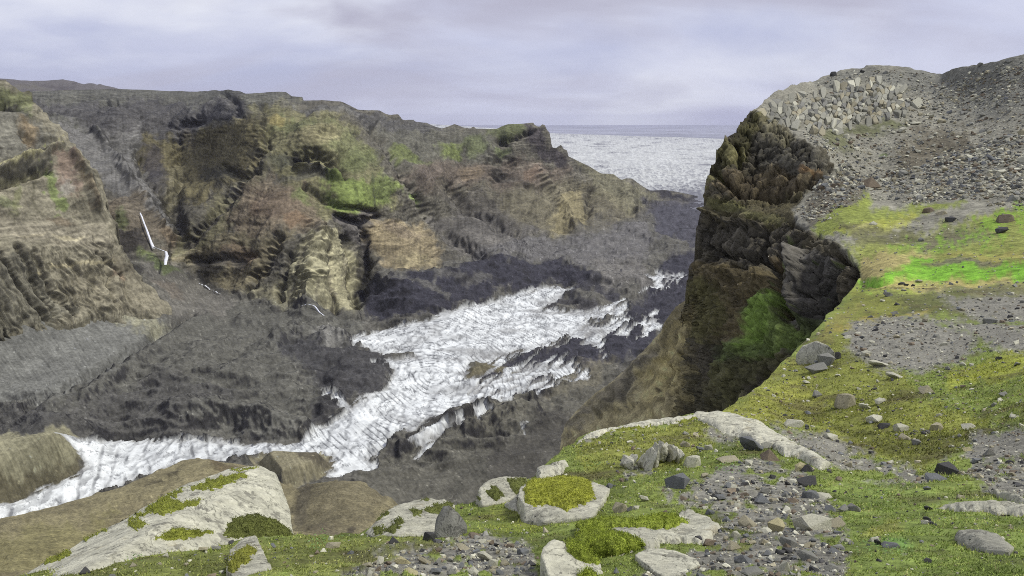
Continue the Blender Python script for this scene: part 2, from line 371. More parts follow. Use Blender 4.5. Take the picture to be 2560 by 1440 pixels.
pts += [(-420, 236, 2400), (-420, 262, 1950), (-420, 400, 1500), (-420, 650, 1080), fl(-420, 860, 60), fl(-420, 1000, 30), fl(-420, 1200, 10), fl(-420, 1420), fl(500, 1420), fl(1200, 1420), fl(1920, 1420, 30), fl(500, 705, 6), fl(560, 738, 4), fl(640, 752, 4), fl(840, 795, 2), fl(950, 800), fl(950, 692, 26), fl(1100, 685, 26), fl(1250, 660, 24), fl(1450, 655, 12), fl(1250, 752), fl(1400, 720), fl(1500, 620, 8), fl(1600, 560, 8), fl(1700, 520, 6), fl(1800, 560), fl(1920, 600),
        fl(1600, 660), fl(1750, 650), fl(1920, 700), fl(1920, 900), fl(1500, 800), fl(1300, 850), fl(1700, 850), fl(1500, 950), fl(1920, 1190, 20), fl(1300, 1000, 4), fl(1100, 950), fl(1000, 880), fl(900, 1000, 8), fl(700, 1000, 10), fl(700, 860, 8), fl(600, 930, 14), fl(450, 820, 8),
        fl(420, 900, 10), fl(250, 900, 12), fl(100, 930, 10), fl(200, 810, 26), fl(60, 840, 34), fl(-80, 860, 40), fl(-80, 950, 20), fl(0, 1010, 6), fl(200, 1000, 14), fl(400, 1050, 8), fl(600, 1070, 4), fl(0, 1140, 18), fl(120, 1085, 26), fl(-80, 1200, 14), fl(100, 1250, -2), fl(300, 1130),
        fl(600, 1120), fl(800, 1110), fl(1000, 1060), fl(760, 1170, 8), fl(900, 1180), fl(1100, 1150, 3), fl(1300, 1100, 8), fl(500, 1250, -3), fl(900, 1300), fl(1150, 1345), fl(-80, 1345), fl(500, 1345), fl(1500, 1150, 14), fl(1700, 1050, 10)]
t = TPS(pts); s = Sheet(MID, t, 2.2); mid = s
px, py = s.px, s.py
print('mid grid', s.px.shape, time.time() - T0)
# where the wall ends and the debris-covered floor begins
WALL = [(-460, 100), (1960, 100), (1960, 480), (1765, 505), (1700, 512), (1640, 520), (1600, 548), (1520, 578), (1430, 598), (1380, 590), (1300, 600), (1200, 625), (1120, 668), (1050, 690), (950, 690), (912, 705), (903, 760), (900, 795), (840, 788), (740, 766), (640, 748), (570, 735), (500, 700), (440, 668), (330, 640), (-460, 640)]
ICE = [(-440, 1400), (-250, 1350), (-90, 1300), (0, 1264), (50, 1249), (101, 1225), (148, 1209), (188, 1192), (215, 1168), (200, 1140), (144, 1121), (178, 1104), (235, 1096), (336, 1092), (437, 1093), (537, 1096), (638, 1106), (722, 1106), (775, 1088), (783, 1070), (830, 1048), (860, 1038), (886, 1012), (929, 990), (962, 969), (984, 933),
       (964, 912), (917, 910), (985, 900), (1042, 894), (987, 888), (937, 883), (874, 863), (890, 840), (956, 818), (1034, 811), (1089, 789), (1152, 773), (1249, 750), (1327, 730), (1386, 716), (1441, 722), (1390, 749), (1350, 771), (1425, 778), (1484, 773), (1542, 760), (1570, 768), (1550, 792), (1470, 806),
       (1540, 812), (1590, 800), (1560, 830), (1515, 840), (1505, 872), (1470, 868), (1420, 850), (1308, 879), (1225, 900), (1262, 908), (1220, 905), (1180, 912), (1163, 948), (1215, 942), (1296, 920), (1340, 905), (1386, 915), (1350, 965), (1269, 1010), (1152, 1022), (1073, 1055), (1019, 1082), (972, 1101), (956, 1129), (925, 1152), (960, 1160), (929, 1182),
       (851, 1199), (808, 1206), (831, 1168), (835, 1146), (806, 1136), (739, 1138), (672, 1134), (635, 1146), (554, 1163), (453, 1170), (353, 1195), (269, 1235), (188, 1260), (101, 1290), (-90, 1350), (-300, 1420), (-440, 1420)]
PATCH = [[(1026, 1116), (1060, 1092), (1155, 1062), (1160, 1070), (1100, 1098), (1050, 1118)], [(1036, 1140), (1085, 1106), (1100, 1108), (1075, 1128), (1045, 1146)], [(1605, 697), (1655, 684), (1708, 690), (1690, 706), (1645, 713)], [(1180, 1040), (1215, 1025), (1225, 1035), (1195, 1058)],
         [(1300, 1075), (1318, 1062), (1312, 1085)], [(1330, 920), (1420, 905), (1440, 925), (1360, 970), (1300, 1000)], [(800, 985), (830, 975), (890, 1025), (870, 1030)], [(1600, 815), (1640, 790), (1650, 810), (1610, 840)], [(1400, 955), (1450, 930), (1465, 940), (1420, 970)]]
w1 = perlin(np.stack([px / 45, py / 26, px * 0], -1)); w2 = perlin(np.stack([px / 13, py / 8, px * 0 + 4], -1)); w3 = perlin(np.stack([px / 5, py / 4, px * 0 + 9], -1))
fl_a = perlin(np.stack([(px * 0.9 - py * 0.43) / 38, (px * 0.43 + py * 0.9) / 6, px * 0], -1)); fl_b = perlin(np.stack([(px * 0.9 - py * 0.43) / 16, (px * 0.43 + py * 0.9) / 3.2, px * 0 + 5], -1))
dI = sdf(px + 9 * w1, py + 6 * w1, ICE)
for q in PATCH: dI = np.maximum(dI, sdf(px + 5 * w1, py + 4 * w2, q))
dI = dI + 3 * w2 + 9 * fl_a + 5 * fl_b
# clean ice thins out to dark debris on the right-hand side: ragged streaks along the flow
strk = fbm(np.stack([(px * 0.86 - py * 0.5) / 60 + 0.3 * w1, (px * 0.5 + py * 0.86) / 13 + 0.5 * w1, px * 0], -1), 4, 0.62)
zone = sdf(px, py, [(1240, 892), (1330, 870), (1420, 845), (1500, 770), (1590, 740), (1660, 690), (1745, 690), (1745, 800), (1640, 830), (1560, 920), (1420, 960), (1320, 1010), (1180, 1030), (1160, 960)])
dI = np.where(zone > 0, np.minimum(dI + 10, 24) + 60 * strk - 6, dI)
dI = np.maximum(dI, np.where((zone > 0), 55 * strk - 17, -99))
ice = sstep(-1.5, 1.5, dI)
wall = sstep(-6, 14, sdf(px + 14 * w1, py + 10 * w1, WALL) + 5 * w2)
P0 = s.P.copy()
# wall relief: gullies down the slope, blocks, and beds of lava that stand out as ledges
gul = fbm(P0 * np.array([1 / 75, 1 / 140, 1 / 700]), 3, 0.42, True); blk = fbm(P0 / 60, 3, 0.5); blk2 = fbm(P0 / 13, 4, 0.68, True); fr = fbm(P0 * np.array([1 / 22, 1 / 22, 1 / 9]) + 70, 4, 0.68, True)
zz = P0[..., 2] + 16 * fbm(P0 / 170, 2) + 5 * fbm(P0 / 40, 2) - 0.03 * P0[..., 0]
bed = np.abs((zz / 24) % 1 - 0.5) * 2; bed2 = np.abs((zz / 9.5 + 0.3) % 1 - 0.5) * 2
bedmask = 0.25 + 0.75 * sstep(-0.25, 0.25, fbm(P0 / 210 + 40, 2)); bedrock = sstep(330, 460, py) * sstep(700, 560, py) * 0.5 + 0.5
rel = wall * (12 * (gul - 0.35) + 6 * blk + 1.6 * (blk2 - 0.3) + 1.5 * (fr - 0.3) + bedmask * bedrock * (0.5 + 0.9 * w1) * (2.2 * (sstep(0.3, 0.7, bed) - 0.5) + 0.4 * (sstep(0.3, 0.7, bed2) - 0.5)))
STROKES = [  # recesses (negative) and ribs (positive) that can be told apart on the wall, metres
    ([(735, 400), (790, 392), (840, 415), (860, 440)], 13, -16), ([(740, 425), (800, 432), (850, 450)], 8, 14), ([(905, 560), (912, 620), (905, 690), (903, 740)], 13, -15), ([(668, 285), (672, 350), (640, 420), (590, 480), (520, 560), (470, 610)], 11, -11),
    ([(450, 360), (455, 450), (432, 500), (455, 590), (425, 640)], 17, -14), ([(345, 380), (375, 450), (420, 500), (445, 560)], 14, -10), ([(1225, 405), (1255, 395), (1285, 412), (1275, 440), (1240, 445)], 16, -13), ([(1230, 450), (1290, 462), (1350, 470)], 7, 10),
    ([(790, 590), (780, 680), (770, 760)], 30, 20), ([(1130, 470), (1170, 520), (1240, 560), (1300, 590)], 12, -16), ([(1350, 440), (1400, 520), (1440, 570)], 13, 18), ([(1480, 480), (1470, 540)], 10, -14), ([(1560, 480), (1600, 540)], 10, 10), ([(940, 330), (1000, 420), (1060, 520), (1130, 600), (1200, 640)], 14, -16),
    ([(250, 262), (310, 268)], 7, -10), ([(360, 300), (430, 320), (500, 305)], 9, -8), ([(555, 230), (590, 260), (600, 290)], 10, -12), ([(500, 300), (470, 330)], 14, -8), ([(700, 600), (660, 680), (620, 730)], 12, -12), ([(860, 600), (880, 680), (890, 770)], 9, -14), ([(730, 640), (710, 700), (700, 750)], 7, -12), ([(820, 640), (830, 720), (840, 780)], 7, -10),
    ([(560, 420), (590, 440), (640, 430)], 9, -9), ([(355, 400), (360, 440)], 16, -9), ([(1250, 350), (1275, 362), (1300, 340), (1335, 325)], 7, -16), ([(1000, 440), (1040, 470)], 6, -12), ([(1620, 500), (1560, 540)], 8, -8), ([(760, 470), (850, 520), (930, 530)], 8, -10), ([(940, 545), (905, 560), (850, 545)], 8, -14), ([(240, 330), (290, 400), (330, 470), (400, 560)], 10, 14),
    ([(480, 655), (560, 650), (640, 640)], 9, -8), ([(970, 290), (1000, 300), (1035, 306)], 5, -12)]
for q, w, a in STROKES:
    q = np.asarray(q, float); lo, hi = q.min(0) - 50, q.max(0) + 50; sel = (px > lo[0]) & (px < hi[0]) & (py > lo[1]) & (py < hi[1])
    d = polydist((px + 10 * w1 + 5 * w2)[sel], (py + 8 * w1 + 4 * w2)[sel], q, False)[0]
    rel[sel] += a * np.exp(-(d / w) ** 2) * (1 + 0.5 * w2[sel])
rel *= sstep(-2, 26, s.sd) * 0.85 + 0.15
rel *= 1 - np.exp(-(polydist(px, py, [(350, 528), (368, 580), (384, 621), (415, 628), (413, 668)], False)[0] / 20) ** 2)        # worn smooth where the water falls
# floor relief: hummocks and rills in the debris, crevasses in the ice
floor = 1 - wall
hum = fbm(P0 / 70, 3, 0.5); rid = fbm(P0 * np.array([1 / 55, 1 / 34, 1 / 50]), 3, 0.48, True); rid2 = fbm(P0 / 9, 3, 0.6, True)
smooth_scree = np.clip(sstep(-20, 60, sdf(px, py, [(-80, 800), (200, 800), (420, 790), (430, 830), (300, 930), (150, 990), (-80, 1010)])) + sstep(-20, 40, sdf(px, py, [(330, 640), (440, 660), (600, 750), (560, 790), (420, 800)])) + 0.75 * sstep(-20, 40, sdf(px + 20 * w1, py + 14 * w1, [(400, 800), (620, 760), (760, 800), (690, 850), (520, 850), (330, 930)])) + 0.8 * sstep(-10, 40, sdf(px, py, [(1200, 1130), (1400, 1060), (1500, 1100), (1400, 1300), (900, 1300), (950, 1190)])) + sstep(-14, 10, sdf(px, py, [(-90, 1090), (60, 1078), (150, 1066), (210, 1085), (225, 1165), (100, 1235), (-90, 1300)])) + sstep(-12, 10, sdf(px, py, [(625, 1162), (672, 1130), (806, 1132), (840, 1146), (835, 1170), (790, 1216), (700, 1240)])) + sstep(-6, 6, sdf(px, py, [(1160, 950), (1170, 914), (1205, 904), (1260, 908), (1304, 916), (1290, 936), (1215, 942)])), 0, 1)
rough = (1 - 0.88 * smooth_scree) * (1 - ice)
up = floor * ((6 + 4 * (1 - ice)) * hum * (1 - 0.7 * smooth_scree) + rough * (10 * (rid - 0.35) + 1.3 * (rid2 - 0.3)))
C0 = at(np.array(1085), np.array(945), plane_r(np.array(1085), np.array(945)))[:2]; C1 = at(np.array(420), np.array(1700), plane_r(np.array(420), np.array(1500)))[:2]
dx, dy = P0[..., 0] - C0[0], (P0[..., 1] - C0[1]); rad = np.hypot(dx + 0.25 * dy, dy * 0.55)
wob = fbm(P0 / 60, 3); ph = rad / 1.75 + 3.6 * wob
ph2 = (P0[..., 0] * 0.94 + P0[..., 1] * 0.34) / 3.0 + 3.4 * wob; lft = sstep(760, 620, px)
wv = np.where(lft > 0.5, np.sin(ph2 * 2), np.sin(ph * 2)); brk = sstep(-0.25, 0.3, fbm(P0 / 24 + 9, 3))
crk = sstep(0.55, 1.0, wv) * brk; crk3 = sstep(0.11, 0.02, np.abs(perlin(np.stack([(px * 0.9 - py * 0.43) / 15 + 0.7 * w1, (px * 0.43 + py * 0.9) / 6, px * 0 + 3], -1)))) * sstep(-0.1, 0.3, w1 + w2); crk2 = sstep(0.52, 0.8, fbm(P0 * np.array([1 / 14, 1 / 26, 1 / 20]) + 3, 3, 0.6, True)) * 0.8
up += ice * floor * (0.25 * wv + 0.1 * rid2 - 0.7 * crk - 0.5 * crk2 + 1.6 * sstep(0, 20, dI))
isl = sstep(0, 26, sdf(px + 6 * w1, py, [(1165, 945), (1175, 918), (1205, 908), (1260, 912), (1300, 918), (1290, 932), (1215, 938)]))
up += 8 * isl + 14 * sstep(0, 60, sdf(px, py, [(-80, 1100), (60, 1085), (150, 1072), (200, 1090), (215, 1160), (100, 1225), (-80, 1270)])) + 10 * sstep(0, 25, sdf(px, py, [(640, 1160), (680, 1136), (800, 1138), (830, 1165), (790, 1205), (700, 1230)]))
# margin bank of dark ice, lateral ridges
for q, w, a in [([(930, 700), (1040, 705), (1180, 690), (1300, 700)], 26, 9), ([(480, 790), (400, 830), (310, 890), (180, 960), (60, 1020)], 10, -10), ([(520, 800), (430, 850), (330, 920), (210, 1000)], 16, 7), ([(430, 1040), (560, 1035), (700, 1060), (760, 1075)], 22, 12), ([(690, 860), (740, 830), (800, 850)], 14, 9),
                ([(820, 835), (860, 850)], 12, 8), ([(1000, 1130), (1120, 1070), (1230, 1020), (1330, 1000)], 9, 8), ([(1170, 1080), (1260, 1040), (1340, 1030)], 12, 9), ([(600, 800), (700, 820)], 14, 7), ([(1480, 690), (1600, 720)], 20, 8), ([(1560, 560), (1640, 600), (1720, 640)], 16, 8)]:
    d = polydist(px + 8 * w1, py + 5 * w2, q, False)[0]; up += floor * a * np.exp(-(d / w) ** 2)
s.P = s.P + s.N * rel[..., None]; s.P[..., 2] += up
s.renormal()
# ---- colours of the wall and floor
p = Painter(px, py, (92, 88, 80)); q = p
p.poly([(-80, 200), (700, 200), (760, 250), (640, 290), (480, 330), (300, 420), (100, 330), (-80, 320)], (90, 89, 84), 20)
p.poly([(100, 262), (480, 262), (600, 240), (640, 280), (480, 330), (460, 400), (360, 380), (250, 330), (120, 300)], (78, 76, 78), 14)
p.poly([(150, 320), (340, 330), (350, 400), (380, 470), (450, 560), (400, 580), (300, 500), (180, 400), (120, 320)], (104, 102, 103), 14)
p.poly([(270, 520), (330, 490), (360, 530), (420, 570), (455, 600), (440, 625), (400, 615), (330, 600), (280, 570)], (104, 95, 84), 10); p.ell(420, 590, 32, 16, (116, 100, 82), 0.7, 25); p.ell(290, 540, 30, 40, (104, 94, 82), 0.7)
p.poly([(285, 575), (350, 570), (372, 620), (330, 650), (300, 635)], (62, 58, 56), 8); p.ell(310, 555, 14, 22, (86, 100, 58), 0.6)
p.poly([(355, 350), (480, 330), (640, 290), (668, 330), (650, 420), (560, 470), (520, 520), (440, 480), (400, 430), (350, 400)], (98, 91, 66), 12)
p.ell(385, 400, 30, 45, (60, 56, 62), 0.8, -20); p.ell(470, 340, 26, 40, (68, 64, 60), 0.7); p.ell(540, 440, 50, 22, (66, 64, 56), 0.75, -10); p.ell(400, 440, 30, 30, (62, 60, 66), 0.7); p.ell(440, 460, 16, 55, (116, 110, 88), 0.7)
p.poly([(450, 590), (520, 520), (620, 440), (660, 420), (640, 500), (560, 590), (470, 650), (430, 640)], (100, 96, 74), 10); p.line([(600, 470), (540, 540), (470, 610)], 9, (70, 66, 64), 0.8); p.line([(660, 430), (600, 520), (520, 600)], 10, (112, 106, 84), 0.7)
p.poly([(640, 260), (760, 262), (900, 320), (940, 400), (1000, 500), (920, 530), (760, 560), (700, 440), (660, 400)], (112, 108, 80), 14)
p.poly([(700, 285), (900, 330), (960, 430), (880, 420), (860, 380), (760, 340), (690, 320)], (104, 107, 72), 12, 0.8); p.ell(800, 340, 60, 22, (128, 120, 90), 0.7); p.ell(690, 300, 26, 14, (134, 122, 76), 0.8)
p.poly([(700, 262), (860, 262), (900, 290), (760, 282)], (96, 94, 92), 8)
p.ell(660, 300, 14, 36, (74, 70, 60), 0.7); p.ell(760, 400, 70, 12, (52, 49, 52), 0.9, 12); p.ell(830, 425, 34, 12, (50, 48, 52), 0.9, 20); p.ell(700, 395, 40, 18, (88, 88, 72), 0.8); p.ell(780, 440, 70, 13, (84, 82, 76), 0.8); p.ell(640, 380, 20, 14, (60, 58, 50), 0.7)  # dark basalt; the shade of the overhanging recess is painted in with it
p.poly([(560, 560), (600, 470), (680, 440), (760, 470), (800, 540), (780, 590), (700, 590), (620, 610)], (116, 104, 88), 16); p.ell(690, 520, 70, 34, (114, 98, 84), 0.8); p.ell(690, 485, 60, 14, (92, 78, 66), 0.6); p.ell(640, 530, 24, 26, (104, 86, 70), 0.6); p.ell(740, 560, 30, 24, (124, 98, 76), 0.6)
p.poly([(440, 640), (560, 590), (700, 595), (740, 600), (660, 680), (600, 735), (500, 690)], (110, 102, 82), 12); p.ell(600, 640, 60, 20, (116, 96, 80), 0.6, -15); p.poly([(480, 650), (560, 640), (600, 655), (540, 690), (480, 680)], (84, 80, 74), 8, 0.9)
GREEN = p.poly([(800, 450), (835, 440), (930, 445), (990, 440), (1020, 470), (960, 500), (928, 528), (880, 530), (840, 525), (815, 500)], (106, 118, 62), 10)
p.poly([(835, 450), (885, 440), (925, 525), (870, 530), (838, 520)], (108, 122, 62), 8, 0.9); p.ell(1045, 500, 26, 14, (106, 124, 60), 0.8, 30); p.ell(900, 400, 40, 26, (98, 106, 66), 0.6); p.ell(960, 470, 34, 34, (98, 108, 66), 0.55); p.ell(760, 500, 20, 24, (108, 124, 66), 0.6)
p.line([(880, 445), (882, 528)], 3, (84, 96, 50), 0.8, 0.15); p.line([(928, 450), (930, 528)], 3, (78, 84, 58), 0.8, 0.15)
p.poly([(830, 535), (930, 535), (950, 560), (930, 620), (912, 660), (880, 600), (840, 560)], (84, 80, 80), 8)
p.poly([(790, 580), (830, 570), (880, 640), (902, 700), (900, 790), (820, 785), (720, 760), (690, 720), (740, 650)], (152, 146, 118), 8); p.ell(780, 690, 46, 70, (166, 160, 130), 0.7); p.line([(770, 620), (740, 700), (720, 750)], 5, (104, 98, 84), 0.7); p.line([(815, 620), (835, 700), (830, 770)], 7, (100, 94, 82), 0.75); p.line([(795, 700), (800, 770)], 4, (110, 104, 90), 0.6); p.line([(860, 650), (880, 720)], 5, (112, 106, 90), 0.6)
p.poly([(610, 735), (690, 690), (720, 750), (840, 785), (760, 772), (640, 752)], (134, 128, 104), 8, 0.8); p.line([(690, 690), (650, 735)], 6, (96, 92, 80), 0.7)
p.poly([(930, 560), (1000, 545), (1060, 570), (1110, 620), (1100, 660), (1020, 678), (960, 660), (925, 610)], (138, 124, 98), 12); p.ell(1030, 650, 60, 20, (148, 136, 104), 0.6); p.ell(1000, 580, 60, 18, (124, 110, 96), 0.6, 15)
p.poly([(930, 320), (1010, 310), (1130, 330), (1240, 335), (1240, 380), (1150, 400), (1000, 390)], (94, 92, 84), 14); p.poly([(860, 262), (960, 282), (1110, 325), (1060, 345), (940, 320)], (84, 82, 82), 8)
p.ell(1020, 380, 46, 13, (104, 114, 62), 0.8, 18); p.ell(1125, 380, 34, 14, (108, 120, 60), 0.8, 15); p.ell(1190, 360, 40, 18, (100, 110, 66), 0.6); p.ell(1270, 330, 44, 16, (92, 98, 62), 0.8, -10); p.ell(1260, 372, 26, 12, (98, 110, 66), 0.6); p.ell(1060, 400, 30, 10, (98, 108, 62), 0.6, 20)
p.poly([(1000, 430), (1100, 400), (1300, 400), (1420, 430), (1400, 480), (1300, 470), (1200, 470), (1130, 480), (1060, 480)], (98, 88, 80), 16); p.ell(1180, 430, 40, 22, (112, 97, 80), 0.7); p.ell(1070, 440, 36, 26, (92, 82, 76), 0.8); p.ell(1330, 435, 20, 18, (108, 88, 74), 0.6); p.ell(1250, 425, 28, 22, (72, 68, 64), 0.8); p.ell(1280, 440, 14, 12, (110, 104, 98), 0.6)  # a dark patch of colour deepens the shade inside the hollow
p.poly([(1310, 312), (1365, 312), (1380, 370), (1420, 400), (1400, 430), (1340, 380), (1310, 350)], (66, 61, 64), 8)
p.poly([(1100, 475), (1300, 470), (1450, 460), (1540, 480), (1620, 520), (1560, 550), (1450, 560), (1400, 600), (1330, 560), (1200, 540)], (104, 98, 82), 14); p.poly([(1380, 500), (1450, 480), (1470, 560), (1430, 590), (1380, 580)], (132, 122, 92), 10, 0.9); p.poly([(1440, 405), (1640, 480), (1680, 520), (1600, 530), (1500, 480)], (112, 108, 88), 8, 0.8); p.ell(1540, 500, 60, 13, (122, 116, 94), 0.6, 30); p.poly([(1100, 480), (1230, 480), (1300, 560), (1250, 600), (1160, 580)], (82, 78, 76), 14, 0.8)
p.poly([(1060, 560), (1200, 540), (1330, 580), (1430, 600), (1600, 560), (1640, 600), (1600, 660), (1500, 690), (1420, 655), (1260, 650), (1160, 640)], (98, 94, 92), 14)
# floor
p.poly([(-80, 800), (420, 790), (620, 750), (900, 800), (900, 860), (780, 1080), (400, 1090), (-80, 1100)], (92, 89, 81), 12)
p.poly([(-80, 800), (200, 790), (420, 790), (430, 830), (300, 930), (150, 990), (-80, 1010)], (112, 110, 104), 14); p.poly([(330, 640), (440, 665), (520, 720), (620, 755), (560, 790), (440, 800), (380, 720)], (108, 103, 95), 10); p.ell(400, 665, 60, 11, (104, 116, 66), 0.8, 28); p.ell(420, 720, 60, 12, (122, 108, 94), 0.5, 30); p.poly([(200, 790), (400, 795), (430, 800), (400, 825), (300, 820)], (146, 140, 112), 10, 0.8)
p.poly([(900, 790), (905, 705), (960, 688), (1100, 690), (1200, 655), (1420, 652), (1495, 700), (1470, 735), (1390, 712), (1250, 745), (1090, 785), (960, 803)], (54, 52, 60), 9); p.line([(960, 705), (1060, 720), (1120, 740)], 7, (104, 100, 92), 0.6); p.line([(1080, 690), (1180, 705), (1230, 715)], 8, (98, 94, 88), 0.6)
p.poly([(690, 870), (760, 850), (880, 862), (960, 888), (990, 930), (962, 972), (880, 1012), (790, 1080), (750, 1060), (800, 980), (740, 920)], (60, 58, 60), 14, 0.85); p.poly([(-80, 1020), (200, 1010), (420, 940), (600, 980), (500, 1060), (760, 1085), (720, 1106), (220, 1098), (-80, 1110)], (78, 75, 72), 14, 0.75)
p.poly([(480, 1030), (560, 1025), (760, 1060), (780, 1080), (730, 1104), (560, 1090), (440, 1060)], (98, 95, 87), 10, 0.9); p.ell(830, 840, 40, 20, (124, 120, 114), 0.8)
p.poly([(1225, 905), (1420, 845), (1560, 800), (1640, 690), (1760, 600), (1800, 740), (1650, 830), (1540, 940), (1400, 960), (1300, 1000), (1180, 1030)], (56, 54, 62), 12); p.poly([(1480, 650), (1600, 640), (1640, 690), (1600, 740), (1500, 720)], (106, 101, 96), 12); p.poly([(1600, 500), (1780, 495), (1780, 640), (1700, 620), (1620, 560)], (66, 64, 74), 12, 0.9); p.ell(1690, 487, 70, 9, (44, 42, 48), 0.95, 8); p.line([(1380, 760), (1440, 765), (1500, 760)], 10, (70, 67, 70), 0.8); p.line([(1430, 745), (1490, 720), (1540, 745)], 12, (58, 56, 62), 0.9)
p.poly([(900, 1190), (960, 1130), (1100, 1050), (1280, 1005), (1420, 960), (1560, 900), (1560, 1200), (1100, 1345), (880, 1345)], (90, 86, 76), 10); p.poly([(1400, 940), (1540, 900), (1500, 960), (1400, 1000), (1330, 990)], (108, 101, 84), 12, 0.8); p.poly([(960, 1125), (1070, 1055), (1150, 1025), (1180, 1050), (1060, 1090), (960, 1165)], (66, 63, 60), 8, 0.9); p.poly([(1250, 1120), (1380, 1020), (1440, 1060), (1420, 1120), (1300, 1230), (1180, 1260)], (70, 66, 60), 14, 0.8); p.poly([(1160, 1060), (1270, 1010), (1340, 1010), (1300, 1060), (1200, 1100)], (100, 95, 82), 8, 0.8)
p.poly([(-80, 1100), (60, 1085), (150, 1072), (200, 1090), (215, 1160), (100, 1225), (-80, 1280)], (138, 131, 102), 6); p.poly([(0, 1215), (120, 1180), (225, 1150), (190, 1195), (60, 1245), (-80, 1290), (-80, 1240)], (92, 84, 62), 8, 0.85); p.poly([(630, 1160), (672, 1134), (806, 1136), (835, 1146), (831, 1170), (790, 1212), (700, 1240)], (128, 119, 92), 6); p.poly([(740, 1150), (830, 1148), (828, 1175), (760, 1185)], (80, 72, 58), 6, 0.8)
p.poly([(1165, 945), (1175, 918), (1205, 908), (1260, 912), (1300, 918), (1290, 932), (1215, 938)], (98, 90, 68), 5, 1, 0.4)
# debris lies on the gentle ground, steep faces are bare; beds of stone differ in tone
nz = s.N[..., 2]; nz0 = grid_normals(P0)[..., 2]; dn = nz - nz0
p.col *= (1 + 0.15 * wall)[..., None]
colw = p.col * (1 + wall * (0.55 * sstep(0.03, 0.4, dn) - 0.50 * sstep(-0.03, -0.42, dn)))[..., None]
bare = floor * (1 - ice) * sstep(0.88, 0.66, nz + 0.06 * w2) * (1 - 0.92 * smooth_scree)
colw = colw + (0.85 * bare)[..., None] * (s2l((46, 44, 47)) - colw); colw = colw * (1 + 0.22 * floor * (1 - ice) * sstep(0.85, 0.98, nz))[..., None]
strata = fbm(np.stack([P0[..., 0] / 130, P0[..., 1] / 130, zz / 3.4], -1), 4, 0.7); down = fbm(np.stack([px / 6, py / 75, px * 0], -1) + w1[..., None] * 0.6, 4, 0.65); mot = fbm(P0 / 16, 4, 0.65)
tone = 1 + wall * (1.05 * strata * (0.3 + bedmask) + 0.65 * down + 0.34 * mot + 0.30 * blk - 0.30 * sstep(0.45, 0.8, blk2 * 0.5 + 0.5 * gul - 0.1) * 0)
fgrain = fbm(np.stack([(px * 0.9 + py * 0.45) / 20, (py * 0.9 - px * 0.45) / 7, px * 0], -1) + 0.8 * w1[..., None], 4, 0.65)
sstrk = fbm(np.stack([(px * 0.55 + py * 0.83) / 60, (px * 0.83 - py * 0.55) / 5, px * 0 + 2], -1) + 0.5 * w1[..., None], 4, 0.65)
tone += floor * smooth_scree * (0.6 * sstrk - 0.12) + floor * (1 - ice) * (0.85 * fgrain * (1 - 0.65 * smooth_scree) + 0.22 * mot)
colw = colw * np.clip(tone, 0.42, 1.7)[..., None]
dark = floor * (1 - ice) * (1 - 0.95 * smooth_scree) * sstep(0.05, 0.40, fgrain + 0.5 * w2) * 0.35          # bare dirty ice showing between the debris
colw = colw + dark[..., None] * (s2l((40, 38, 42)) - colw)
speck = floor * (1 - ice) * (perlin(P0 / 2.6 + 55) > 0.62); colw = np.where((speck > 0)[..., None], np.clip(colw * 1.9, 0, 0.4), colw)
icol = s2l((224, 227, 229)) * np.array([1, 1, 1.06]) * np.clip(0.97 + 0.10 * mot + 0.14 * fbm(P0 / 45 + 8, 3), 0.5, 1.1)[..., None]
icol = icol + (0.85 * np.clip(crk * 0.8 + 0.7 * crk2 + 0.65 * crk3, 0, 1) * sstep(1.1, 0.2, lft * 0.35))[..., None] * (s2l((62, 64, 74)) - icol)
idirt = np.clip(0.55 * sstep(14, 0, dI) + 0.62 * sstep(0.0, 0.5, fbm(P0 * np.array([1 / 70, 1 / 30, 1 / 50]) + 5, 4)) * (0.45 + 0.55 * sstep(860, 1150, px)) + 0.45 * (zone > 0) * sstep(0.1, -0.2, strk), 0, 0.8)
icol = icol + idirt[..., None] * (s2l((128, 126, 128)) - icol)
colw = colw * (0.74 - 0.02 * floor)[..., None] * (1 + floor[..., None] * np.array([0.12, 0.15, 0.24]))
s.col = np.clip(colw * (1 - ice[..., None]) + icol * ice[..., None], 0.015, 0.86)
s.skirt_ok = (s.py < 500)
m_floor = terrain_mat('moraine', 0.3, 0.05, (0.72, 1.3), 0.7, 0.6)
s.build([('glacier', (ice > 0.5) * (wall < 0.5), m_ice, dict(kind='structure')), ('valley_wall', wall, m_wall, dict(kind='structure')), ('moraine', None, m_floor, dict(kind='structure'))], [(60, 12), (160, 70), (400, 260)])
print('mid', time.time() - T0)

# ================================================================== NEAR BUTTRESS OF THE LEFT WALL
t = TPS([(-420, 150, 1400), (-420, 400, 1100), (-420, 700, 900), (-420, 1000, 790), (-80, 190, 1320), (0, 203, 1290), (64, 230, 1270), (97, 274, 1250), (188, 368, 1180), (250, 460, 1130), (282, 563, 1090), (302, 630, 1090), (367, 713, 1070), (430, 772, 1042), (-80, 400, 1090), (0, 400, 1110), (100, 400, 1130), (0, 550, 1030), (150, 550, 1060), (230, 560, 1075), (-80, 700, 950), (0, 700, 965), (120, 700, 990), (200, 700, 1010),
         (280, 720, 1030), (195, 795, 975), (31, 822, 917), (330, 790, 1004), (-80, 850, 885), (430, 860, 960), (195, 880, 935), (0, 900, 905), (-80, 930, 880)])
s = Sheet(ragged([(-420, 150), (-250, 172), (-80, 192), (0, 203), (27, 212), (45, 221), (64, 230), (75, 244), (84, 251), (97, 274), (124, 294), (136, 312), (145, 328), (170, 352), (188, 368), (206, 395), (225, 415), (240, 440), (250, 460), (262, 490), (269, 513), (276, 540), (282, 563), (290, 600), (302, 630), (315, 652), (332, 674), (350, 690), (367, 713), (400, 745), (432, 774), (430, 850), (330, 862), (195, 864), (60, 892), (-80, 922), (-420, 1000)], 16, 6, lambda x, y: y < 780, 4.4), t, 2.1)
